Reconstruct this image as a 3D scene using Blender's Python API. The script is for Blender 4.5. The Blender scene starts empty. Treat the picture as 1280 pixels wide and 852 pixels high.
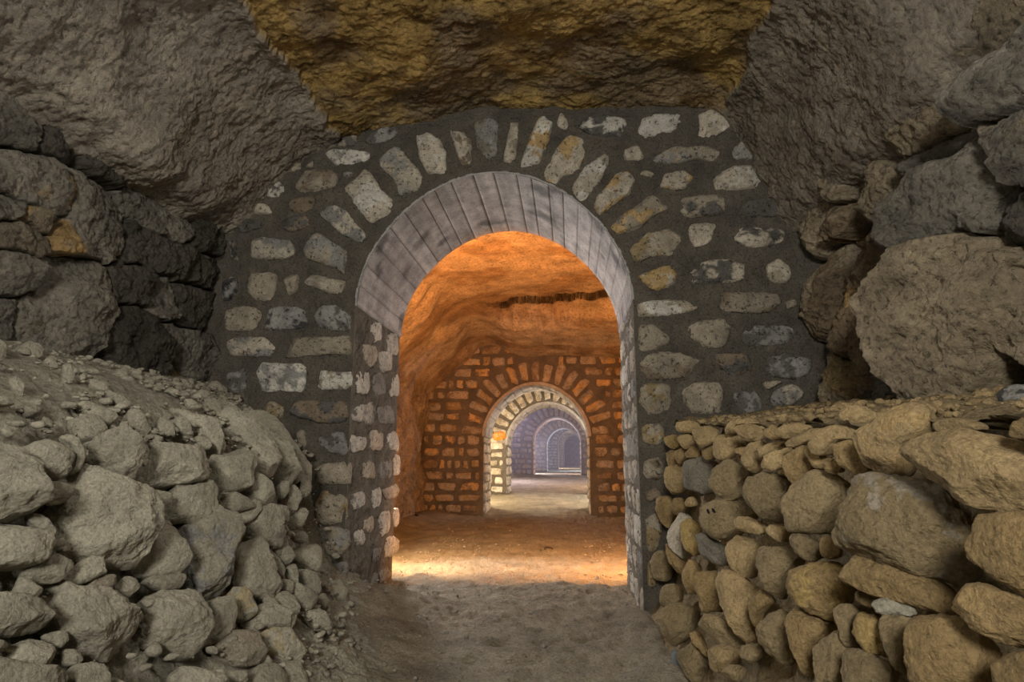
import bpy, math, random
import numpy as np
C = bpy.context.scene.collection
PI = math.pi

# ------------------------------------------------------------------ camera
F_PX, CX, CY, CAM_H = 800.0, 640.0, 426.0, 0.97
PITCH = math.atan(149 / 800.0)
YAW = math.atan(74 / 800.0 * math.cos(PITCH))
EYE = np.array([0.0, 0.0, CAM_H])

def ray(px, py):
    r, u, f = (px - CX) / F_PX, (CY - py) / F_PX, 1.0
    y = f * math.cos(PITCH) - u * math.sin(PITCH)
    z = f * math.sin(PITCH) + u * math.cos(PITCH)
    d = np.array([r * math.cos(YAW) - y * math.sin(YAW), r * math.sin(YAW) + y * math.cos(YAW), z])
    return d / np.linalg.norm(d)

def hit_plane(px, py, o, n):
    d = ray(px, py)
    return EYE + d * (np.dot(np.asarray(o) - EYE, n) / np.dot(d, n))

def hit_field(px, py, field, t0=0.6, t1=9.0):
    d = ray(px, py)
    ts = np.arange(t0, t1, 0.012)
    s = field(EYE + ts[:, None] * d)
    k = np.nonzero(s < 0)[0]
    if len(k) == 0:
        return EYE + d * 3.0
    a, b = ts[max(k[0] - 1, 0)], ts[k[0]]
    for _ in range(12):
        m = 0.5 * (a + b)
        if field((EYE + m * d)[None])[0] < 0:
            b = m
        else:
            a = m
    return EYE + d * b

def grad(field, p, e=0.03):
    g = np.array([field((p + e * v)[None])[0] - field((p - e * v)[None])[0] for v in np.eye(3)])
    return g / (np.linalg.norm(g) + 1e-9)

# ------------------------------------------------------------------ noise
_rs = np.random.RandomState(7)
_PERM = np.tile(_rs.permutation(256), 3)
_GR = _rs.normal(size=(256, 3))
_GR /= np.linalg.norm(_GR, axis=1)[:, None]

def pnoise(p):
    i = np.floor(p).astype(int)
    f = p - i
    w = f * f * f * (f * (f * 6 - 15) + 10)
    i &= 255
    out = 0
    for dx in (0, 1):
        wx = w[:, 0] if dx else 1 - w[:, 0]
        for dy in (0, 1):
            wy = w[:, 1] if dy else 1 - w[:, 1]
            for dz in (0, 1):
                wz = w[:, 2] if dz else 1 - w[:, 2]
                h = _PERM[_PERM[_PERM[(i[:, 0] + dx) & 255] + ((i[:, 1] + dy) & 255)] + ((i[:, 2] + dz) & 255)]
                g = _GR[h]
                out = out + wx * wy * wz * (g[:, 0] * (f[:, 0] - dx) + g[:, 1] * (f[:, 1] - dy) + g[:, 2] * (f[:, 2] - dz))
    return out * 1.5

def fbm(p, octs=4, gain=0.5, lac=2.03):
    a, s, out = 1.0, 1.0, 0
    for k in range(octs):
        out = out + a * pnoise(p * s + 17.3 * k)
        a *= gain
        s *= lac
    return out

def ridged(p, octs=4, gain=0.5):
    a, s, out = 1.0, 1.0, 0
    for k in range(octs):
        out = out + a * (0.5 - np.abs(pnoise(p * s + 31.7 * k)))
        a *= gain
        s *= 2.1
    return out

def smooth(x, a, b):
    t = np.clip((x - a) / (b - a), 0, 1)
    return t * t * (3 - 2 * t)

def terrace(h, step):
    k = np.floor(h / step)
    f = h / step - k
    return (k + smooth(f, 0.55, 0.95)) * step

# ------------------------------------------------------------------ mesh plumbing
class MB:
    def __init__(self):
        self.v, self.f, self.t, self.n = [], [], [], 0

    def add(self, v, f, t):
        v = np.asarray(v, float)
        t = np.asarray(t, float)
        if t.ndim == 1:
            t = np.tile(t, (len(v), 1))
        self.v.append(v)
        self.t.append(t)
        for q in f:
            self.f.append((np.asarray(q, int) + self.n))
        self.n += len(v)

    def build(self, name, mat, parent=None, origin=None, smooth_shade=True):
        v = np.concatenate(self.v)
        t = np.concatenate(self.t)
        o = np.zeros(3) if origin is None else np.asarray(origin, float)
        me = bpy.data.meshes.new(name)
        quads = [q for q in self.f if q.ndim == 2]
        loops = np.concatenate([q.ravel() for q in quads])
        sizes = np.concatenate([np.full(len(q), q.shape[1]) for q in quads])
        starts = np.concatenate([[0], np.cumsum(sizes)[:-1]])
        me.vertices.add(len(v))
        me.vertices.foreach_set("co", (v - o).astype(np.float32).ravel())
        me.loops.add(len(loops))
        me.loops.foreach_set("vertex_index", loops.astype(np.int32))
        me.polygons.add(len(sizes))
        me.polygons.foreach_set("loop_start", starts.astype(np.int32))
        me.polygons.foreach_set("loop_total", sizes.astype(np.int32))
        at = me.attributes.new("tint", 'FLOAT_COLOR', 'POINT')
        at.data.foreach_set("color", np.c_[t[:, :3], np.ones(len(t))].astype(np.float32).ravel())
        me.update(calc_edges=True)
        me.validate()
        if smooth_shade:
            me.polygons.foreach_set("use_smooth", np.ones(len(me.polygons), bool))
        me.materials.append(mat)
        ob = bpy.data.objects.new(name, me)
        C.objects.link(ob)
        ob.location = o
        if parent is not None:
            ob.parent = parent
            ob.matrix_parent_inverse = parent.matrix_basis.inverted() if parent.location.length > 0 else ob.matrix_parent_inverse
        return ob

def grid_faces(nu, nv, wrap_u=False):
    """vertices indexed u*nv+v"""
    uu = np.arange(nu if wrap_u else nu - 1)
    vv = np.arange(nv - 1)
    U, V = np.meshgrid(uu, vv, indexing='ij')
    U2 = (U + 1) % nu
    return np.stack([U * nv + V, U2 * nv + V, U2 * nv + V + 1, U * nv + V + 1], -1).reshape(-1, 4)

def structure(o):
    o['kind'] = 'structure'
    return o

def stuff(o, label, cat):
    o['kind'] = 'stuff'
    o['label'] = label
    o['category'] = cat
    return o

# ------------------------------------------------------------------ materials
def rock_material(name, rough=0.93, var=0.45, scale=5.0, fine=70.0, bump=0.5, dist=0.008, pits=0.5, pit_scale=45.0, spec=0.25, grain=0.30):
    m = bpy.data.materials.new(name)
    m.use_nodes = True
    nt = m.node_tree
    N, L = nt.nodes, nt.links
    b = N['Principled BSDF']
    b.inputs['Roughness'].default_value = rough
    b.inputs['Specular IOR Level'].default_value = spec
    geo = N.new('ShaderNodeNewGeometry')
    att = N.new('ShaderNodeAttribute')
    att.attribute_name = 'tint'
    def noise(sc, det, ro=0.6):
        n = N.new('ShaderNodeTexNoise')
        n.inputs['Scale'].default_value = sc
        n.inputs['Detail'].default_value = det
        n.inputs['Roughness'].default_value = ro
        L.new(geo.outputs['Position'], n.inputs['Vector'])
        return n
    def remap(sock, a, b_, c, d):
        r = N.new('ShaderNodeMapRange')
        r.inputs[1].default_value, r.inputs[2].default_value = a, b_
        r.inputs[3].default_value, r.inputs[4].default_value = c, d
        L.new(sock, r.inputs[0])
        return r.outputs[0]
    def mul(a, b_):
        x = N.new('ShaderNodeMath')
        x.operation = 'MULTIPLY'
        L.new(a, x.inputs[0])
        L.new(b_, x.inputs[1])
        return x.outputs[0]
    n1 = noise(scale, 6)
    n2 = noise(pit_scale, 4, 0.7)
    n3 = noise(fine, 8, 0.7)
    n4 = noise(fine * 1.7, 5, 0.7)
    v1 = remap(n1.outputs['Fac'], 0.3, 0.7, 1 - var, 1 + var)
    v2 = remap(n2.outputs['Fac'], 0.34, 0.44, 1 - pits, 1.0)
    v3 = remap(n4.outputs['Fac'], 0.3, 0.7, 1 - grain, 1 + grain)
    k = mul(mul(v1, v2), v3)
    vm = N.new('ShaderNodeVectorMath')
    vm.operation = 'SCALE'
    L.new(att.outputs['Color'], vm.inputs[0])
    L.new(k, vm.inputs['Scale'])
    L.new(vm.outputs['Vector'], b.inputs['Base Color'])
    add = N.new('ShaderNodeMath')
    add.operation = 'MULTIPLY_ADD'
    L.new(n3.outputs['Fac'], add.inputs[0])
    add.inputs[1].default_value = 1.0
    L.new(remap(n2.outputs['Fac'], 0.30, 0.46, -0.5 * pits, 0.0), add.inputs[2])
    bp = N.new('ShaderNodeBump')
    bp.inputs['Strength'].default_value = bump
    bp.inputs['Distance'].default_value = dist
    L.new(add.outputs[0], bp.inputs['Height'])
    L.new(bp.outputs['Normal'], b.inputs['Normal'])
    return m

M_STONE = rock_material('limestone', pits=0.75, pit_scale=38, dist=0.02, bump=0.9, var=0.32, scale=9)
M_RUBBLE = rock_material('dusty_limestone', pits=0.3, pit_scale=50, dist=0.022, bump=0.9, var=0.25, scale=8)
M_ROCK = rock_material('quarry_rock', pits=0.4, pit_scale=26, dist=0.04, bump=0.95, var=0.4, scale=3.6, fine=26)
M_MORTAR = rock_material('lime_mortar', pits=0.5, pit_scale=80, dist=0.025, bump=1.0, var=0.25, scale=6, fine=90, grain=0.35)
M_DIRT = rock_material('dry_earth', pits=0.35, pit_scale=60, dist=0.03, bump=1.0, var=0.25, scale=4, fine=45, grain=0.35)
M_CONC = rock_material('board_marked_concrete', pits=0.45, pit_scale=60, dist=0.004, bump=0.5, var=0.3, scale=7, fine=60)
M_WOOD = rock_material('charred_wood', pits=0.3, var=0.3)

# albedos
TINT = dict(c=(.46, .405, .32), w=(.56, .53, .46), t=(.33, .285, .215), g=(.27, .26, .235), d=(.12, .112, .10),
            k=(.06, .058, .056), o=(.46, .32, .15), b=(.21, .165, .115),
            h=(.335, .308, .235), H=(.38, .348, .268), a=(.29, .25, .185), z=(.21, .235, .25), j=(.40, .33, .20), r=(.32, .225, .105), R=(.39, .285, .145), y=(.40, .285, .115), s=(.285, .217, .118), q=(.20, .178, .138))

# ------------------------------------------------------------------ stones
def outline(pts, n):
    """rounded closed outline through pts, n points by arc length"""
    p = np.asarray(pts, float)
    for _ in range(2):
        q = np.roll(p, -1, 0)
        p = np.stack([p * .84 + q * .16, p * .16 + q * .84], 1).reshape(-1, 2)
    d = np.linalg.norm(np.roll(p, -1, 0) - p, axis=1)
    s = np.concatenate([[0], np.cumsum(d)])
    pc = np.vstack([p, p[:1]])
    t = np.linspace(0, s[-1], n, endpoint=False)
    return np.c_[np.interp(t, s, pc[:, 0]), np.interp(t, s, pc[:, 1])]

def area2(p):
    q = np.roll(p, -1, 0)
    return 0.5 * np.sum(p[:, 0] * q[:, 1] - q[:, 0] * p[:, 1])

def rock(poly, o, u, v, n, rnd, bulge=0.3, depth=0.7, seg=40, rings=10, rough=1.0, facets=6, tilt=0.12, tint=(.4, .4, .4), tint2=None, grow=1.0, ragged=.035, absb=None, absd=None, flat=4.2):
    """one stone: outline poly (plane coords about o with axes u, v), bulging along n, body behind"""
    p = np.asarray(poly, float)
    if area2(p) < 0:
        p = p[::-1]
    S = math.sqrt(abs(area2(p)))
    p = outline(p, seg)
    c = p.mean(0)
    p = c + (p - c) * grow
    ro = rnd.uniform(0, 90)
    pk = np.c_[p / max(S, .05) * 2.2, np.full(seg, ro)]
    p = c + (p - c) * (1 + ragged * fbm(pk, 4, .65))[:, None]
    B = absb if absb is not None else bulge * S
    D = absd if absd is not None else depth * S
    rs = np.cos(np.linspace(0, PI / 2, rings + 1))[:-1] ** 0.75       # 1 .. small, dense near the rim
    rows, hs = [], []
    for k, (rr, zz) in enumerate(((0.70, -D), (0.88, -D * .75), (0.97, -D * .4), (1.0, -D * .15))):
        rows.append(c + (p - c) * rr)
        hs.append(np.full(seg, zz))
    for rr in rs:
        rows.append(c + (p - c) * rr)
        hs.append(np.full(seg, B * (1 - rr ** flat) ** 0.6))
    P = np.concatenate(rows)
    H = np.concatenate(hs)
    nr = len(rows)
    loc = np.c_[P - c, H]
    top = H >= 0
    loc[top, 2] += (tilt * (rnd.uniform(-1, 1) * loc[top, 0] + rnd.uniform(-1, 1) * loc[top, 1]))
    # broken facets
    for _ in range(facets):
        a = rnd.uniform(0, 2 * PI)
        e = rnd.uniform(0.30, 1.35)
        fn = np.array([math.cos(a) * math.cos(e), math.sin(a) * math.cos(e), math.sin(e)])
        pr = loc @ fn
        lim = np.max(pr) * rnd.uniform(0.70, 0.94)
        over = np.maximum(pr - lim, 0)
        loc -= over[:, None] * fn * 0.9
    off = np.array([rnd.uniform(0, 200) for _ in range(3)])
    q = loc / max(S, .06)
    dirn = loc - np.array([0, 0, -D * .6])
    dirn /= np.linalg.norm(dirn, axis=1)[:, None] + 1e-9
    dirn[:, 2] *= 0.8
    amp = S * 0.058 * rough
    disp = amp * fbm(q * 1.9 + off, 3) + amp * .55 * terrace(fbm(q * 2.6 + off + 9, 3), .25) + amp * .34 * terrace(fbm(q * 6.5 + off, 3, .6), .3) + amp * .20 * fbm(q * 15 + off, 4, .65)
    loc = loc + dirn * disp[:, None]
    W = np.asarray(o) + np.outer(loc[:, 0] + c[0], u) + np.outer(loc[:, 1] + c[1], v) + np.outer(loc[:, 2], n)
    # apex cap
    ap = W[-seg:].mean(0)
    bk = W[:seg].mean(0)
    V = np.vstack([W, ap, bk])
    idx = np.arange(seg)
    nx = (idx + 1) % seg
    quads = []
    for k in range(nr - 1):
        quads.append(np.stack([k * seg + idx, k * seg + nx, (k + 1) * seg + nx, (k + 1) * seg + idx], -1))
    fq = np.concatenate(quads)
    ft = np.stack([(nr - 1) * seg + idx, (nr - 1) * seg + nx, np.full(seg, len(W))], -1)
    fb = np.stack([nx, idx, np.full(seg, len(W) + 1)], -1)
    t = np.tile(np.asarray(tint, float) * rnd.uniform(.9, 1.1), (len(V), 1))
    if tint2 is not None:
        qq = np.vstack([q, q[:1] * 0, q[:1] * 0])
        w = smooth(fbm(qq * 1.7 + off + 50, 4, .6), -.02, .22)[:, None]
        t = t * (1 - w) + np.asarray(tint2) * w
    return V, [fq, ft, fb], t

def frame(n, up=(0, 0, 1)):
    n = np.asarray(n, float) / np.linalg.norm(n)
    u = np.cross(up, n)
    u /= np.linalg.norm(u)
    v = np.cross(n, u)
    return u, v, n

def poly_sd(g, p):
    """signed distance of points g to polygon p, positive inside"""
    best = np.full(len(g), 1e9)
    ins = np.zeros(len(g), bool)
    for a, b in zip(p, np.roll(p, -1, 0)):
        e = b - a
        w = g - a
        t = np.clip((w @ e) / (e @ e + 1e-12), 0, 1)
        best = np.minimum(best, np.linalg.norm(w - t[:, None] * e, axis=1))
        k = (a[1] > g[:, 1]) != (b[1] > g[:, 1])
        with np.errstate(divide='ignore', invalid='ignore'):
            xx = e[0] * (g[:, 1] - a[1]) / (e[1] if abs(e[1]) > 1e-12 else 1e-12) + a[0]
        ins ^= k & (g[:, 0] < xx)
    return np.where(ins, best, -best)

def parse(s):
    return [tuple(float(a) for a in q.split(',')) for q in s.split()]

def px_centre(pts):
    a = np.asarray(pts, float)
    q = np.roll(a, -1, 0)
    w = a[:, 0] * q[:, 1] - q[:, 0] * a[:, 1]
    A = w.sum()
    return ((a + q) * w[:, None]).sum(0) / (3 * A) if abs(A) > 1e-6 else a.mean(0)

def traced(pts, o, n):
    """outline of a stone: the sight lines through pts met with the stone's own plane"""
    u, v, n = frame(n)
    w = np.array([hit_plane(x, y, o, n) for x, y in pts]) - o
    return np.c_[w @ u, w @ v], u, v, n
# stones of the arch wall: outline in the survey frame | albedo key(s)
FACE = """400,184 406,177 428,169 449,169 447,183 428,184|td
399,192 413,187 444,187 465,192 459,201 439,207 413,206|wg
457,178 460,168 480,158 497,157 499,169 480,179 463,181|gd
353,206 362,196 374,189 379,209 367,215 359,212|t
331,215 336,207 351,202 351,214|t
382,210 393,201 392,210|t
369,219 375,214 392,212 418,213 424,219 423,232 405,238 378,242 369,235|tb
321,235 326,227 347,224 357,235 355,245 336,247 329,243|wd
311,257 324,254 341,256 342,265 334,268 319,269|c
360,252 375,247 395,245 393,260 378,268 362,265|b
428,215 444,216 431,224|g
375,314 383,299 395,290 418,303 447,322 444,339 436,345 406,331 385,324|gt
306,309 318,298 339,294 360,298 369,308 370,317 359,324 321,325 309,317|cg
313,340 344,340 346,349 344,367 336,377 316,375 307,352|t
352,352 362,342 373,342 375,354 369,367 359,370|t
378,354 390,342 418,349 438,352 433,368 410,368 396,360|ct
288,296 295,298 296,313 300,326 290,326|tk
349,280 362,270 385,270 388,283 369,291 355,288|db
290,285 300,273 327,275 327,285 303,291|d
277,352 286,344 296,347 298,375 277,377|kg
281,387 303,381 327,388 325,413 283,415 281,398|t
328,410 336,387 349,382 382,385 383,410 352,412 332,415|gk
394,395 401,382 421,380 434,390 441,398 438,414 397,411|gd
278,434 288,423 311,419 346,424 347,433 337,446 318,445 290,445|cg
354,433 359,424 388,421 436,419 441,430 440,444 418,443 362,447 355,444|t
319,459 324,452 352,454 383,454 385,472 380,490 352,489 326,490 321,474|wg
394,487 398,462 418,464 434,465 441,464 440,488|wt
283,472 286,457 309,459 308,487 295,493 286,485|dg
359,511 370,500 420,502 433,498 436,527 405,529 362,520|bd
327,511 339,500 357,510 352,525 335,523|ts
398,544 409,539 437,541 438,561 431,569 416,567 401,557|gd
393,582 408,579 432,576 439,576 439,605 434,605 395,607 396,590|t
393,626 403,612 432,618 436,650 406,657 394,650|ts
378,656 399,659 425,656 436,664 437,682 425,696 404,692 396,677|tg
404,719 412,707 432,700 434,715 430,731 412,723|g
370,536 382,538 384,556 376,566|t
365,640 380,634 386,646 378,656|t
330,540 352,538 366,552 360,568 338,562|b
696,150 702,140 711,153 709,163 696,163|c
719,158 739,145 758,145 785,148 785,158 775,171 742,171 729,164|dw
796,161 802,148 825,141 853,141 854,163 825,169 802,174|w
872,138 895,136 910,133 917,156 899,168 882,176 872,174 874,161|cw
814,199 836,184 866,184 900,181 902,191 892,202 871,199 843,205 818,204|tg
913,186 930,174 945,174 959,196 948,199 920,200|gc
775,186 794,181 806,187 805,200 780,202|c
825,233 830,217 856,213 869,225 856,238 830,235|co
884,230 905,212 922,206 945,210 951,235 912,240 892,237|cw
959,233 966,205 974,207 979,233 974,237|c
797,217 806,213 820,219 812,224|t
850,248 872,243 905,243 905,269 875,271 859,273 850,266|td
924,264 934,250 985,243 984,270 929,271|d
860,284 872,278 896,278 888,305 868,310 864,304|c
910,291 924,284 954,284 978,288 980,303 949,310 918,305|cd
859,342 873,328 903,324 919,324 939,333 941,345 914,353 885,355 865,360|cd
955,332 972,322 988,332 989,350 979,356 962,352|ct
796,378 840,372 865,374 882,382 855,392 797,398|tw
893,372 905,365 975,365 979,378 960,392 905,390 895,382|tb
981,376 994,374 996,384 983,386|t
797,405 816,404 838,420 835,433 797,441|t
855,408 871,401 905,397 915,410 914,427 893,437 865,433|t
925,416 935,405 990,408 992,420 981,431 928,433|gd
797,452 812,443 844,440 876,450 874,467 848,474 798,475|tb
888,441 939,441 939,463 918,471 899,460|db
952,446 973,439 1015,448 1013,467 994,475 956,469|gd
799,480 838,479 840,498 835,517 799,519|ts
851,486 876,477 899,477 905,488 901,519 855,515|t
916,488 952,486 954,515 918,515|gd
962,492 990,477 1007,492 992,507 966,509|gc
952,477 981,475 960,488|t
802,530 826,528 832,545 828,556 802,555|ts
803,575 828,570 830,598 805,600|tb
806,640 822,630 828,660 822,690 808,692|ts
808,703 818,697 822,730 810,735|s
805,612 824,608 828,622 808,628|b""".split('\n')

VOUSSOIR = """430,234 445,223 456,211 464,216 479,238 497,254 484,269 464,279 446,259 432,246|cw
398,268 409,255 421,256 436,266 444,278 460,294 452,305 428,293|cg
472,191 498,176 509,196 532,225 518,242 499,245 494,227 472,205|cg
519,166 537,164 552,176 557,191 559,212 552,219 534,219 524,194|cw
560,156 582,161 590,179 590,207 578,210 568,184|cb
591,153 613,148 624,153 621,199 614,206 605,204 596,182|gq
639,150 649,148 646,197 636,210 628,205 634,173|ct
651,199 661,169 676,145 693,156 684,182 671,212 652,214|ow
679,220 694,186 712,168 734,176 729,197 721,215 704,220 696,230 683,227|co
712,237 732,205 752,189 763,199 755,219 742,238 727,253|cw
742,252 760,229 778,210 799,226 797,236 763,259 751,271 745,266|co
763,284 781,263 816,241 837,261 819,269 799,287 781,296 772,294|to
785,312 808,291 826,286 852,287 853,299 839,320 818,319 795,328|ts
796,345 831,332 849,330 847,355 838,361 823,364 804,357|oc""".split('\n')

REVEAL = """464,405 474,403 477,421 467,428|w
452,433 467,431 473,444 467,457 459,456|c
474,441 488,438 490,460 476,463|w
466,469 480,468 482,492 468,497|g
448,466 461,464 459,490 446,490|w
485,420 496,415 497,440 486,445|w
486,470 497,468 497,492 487,495|w
444,510 469,500 470,525 462,530 442,525|wg
472,510 485,507 492,516 495,528 475,528|g
439,544 457,546 459,558 441,566|w
460,543 469,536 478,544 475,561 462,562|c
485,543 498,538 498,564 485,559|w
449,579 465,576 467,599 452,595|c
474,577 488,574 487,597 475,599|g
492,569 498,569 498,592 490,592|w
440,618 455,613 457,630 442,640|wg
464,615 475,608 475,631 465,636|w
478,612 498,605 498,618 485,625|c
455,650 465,645 465,664 455,666|c
475,641 488,638 486,664 478,669 473,659|w
491,638 498,635 499,653 493,659|w
481,674 496,669 497,689 481,697|w
465,686 475,684 475,699 465,702|g
475,712 486,709 488,720 476,728|g
443,664 455,660 456,676 444,684|w
453,725 462,725 463,738 455,741|g
465,717 471,717 471,732 464,733|g""".split('\n')

# fractured blocks of the gallery's rough wall behind the rubble heap
LEFTROCK = """-30,105 28,113 52,141 61,169 52,183 -30,172|g
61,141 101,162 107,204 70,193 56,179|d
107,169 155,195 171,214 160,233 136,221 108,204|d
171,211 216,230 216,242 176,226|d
-30,205 19,193 70,200 96,221 99,272 66,291 61,258 14,240 -30,235|gy
96,216 155,240 164,277 167,301 150,326 103,319 66,310 70,287 99,275|go
155,237 178,230 207,249 235,268 242,287 230,305 188,287 164,268|g
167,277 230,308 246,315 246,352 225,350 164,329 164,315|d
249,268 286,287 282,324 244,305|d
-30,280 28,275 63,296 61,315 45,324 14,310 -30,305|q
-30,310 28,315 56,334 54,362 28,371 -30,371|g
56,324 75,315 131,326 143,357 141,404 127,430 89,438 38,430 22,409 28,385 54,366|gq
-30,371 23,380 33,409 9,425 -30,420|g
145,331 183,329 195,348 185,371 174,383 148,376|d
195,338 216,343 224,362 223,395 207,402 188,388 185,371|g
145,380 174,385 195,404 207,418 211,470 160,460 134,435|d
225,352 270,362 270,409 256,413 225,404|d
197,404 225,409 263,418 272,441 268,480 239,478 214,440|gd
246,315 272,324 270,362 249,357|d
221,235 249,251 270,265 258,272 239,263 218,247|g
-30,238 14,242 38,254 33,268 9,275 -30,270|g
38,258 61,263 66,291 47,287 28,273|to
211,445 235,463 240,482 205,470|gy""".split('\n')

# blocks of the rough rock face above the dry-stone bank
RIGHTROCK = """1188,116 1225,67 1262,31 1320,5 1320,100 1219,149 1195,134|g|.18
1207,162 1320,105 1320,226 1252,235 1231,220 1213,189|gt|.20
1243,256 1320,232 1320,323 1243,314|d|.06
1103,256 1121,215 1160,205 1207,192 1225,244 1243,262 1237,305 1188,287 1152,293 1121,305 1103,293|g|.14
1094,366 1121,323 1135,300 1176,287 1207,305 1243,308 1262,378 1262,451 1225,482 1164,500 1127,490 1103,440|ta|.22
1115,134 1164,104 1188,122 1188,159 1152,183 1121,201 1097,189|t|-.02
1121,201 1188,171 1207,183 1160,203 1115,222|g|.04
1082,207 1097,189 1121,201 1112,225 1095,253 1078,258|tc|.0
999,244 1030,220 1040,250 1030,290 1012,317 993,281|ta|-.02
1030,220 1050,195 1062,215 1060,250 1040,255|tc|.02
1050,190 1066,172 1085,201 1078,258 1062,250|d|-.06
1040,258 1062,252 1056,290 1048,305 1030,300|tb|-.02
1012,342 1030,305 1054,299 1040,360 1030,427 1012,390|tb|-.03
1054,299 1080,265 1095,300 1090,350 1070,400 1060,470 1040,430 1042,360|bo|-.10
1030,427 1045,435 1062,480 1070,520 1036,520|ts|-.04
1095,300 1118,308 1115,345 1097,378 1091,427 1085,515 1070,515 1068,410 1090,350|bd|-.06
1103,440 1127,490 1150,505 1150,530 1088,530 1092,450|g|.04
1262,317 1320,323 1320,400 1268,395 1262,370|t|.08
1265,400 1320,405 1320,510 1268,500|d|.02
1164,-30 1262,-30 1280,6 1249,43 1195,67 1170,49|t|.10
1160,76 1185,72 1195,95 1180,112 1164,100|k|-.16
1075,180 1110,100 1150,75 1162,98 1115,130 1090,175|td|-.05
985,300 1010,318 1012,400 1028,510 1012,530 1000,420 984,340|k|-.12""".split('\n')

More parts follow.
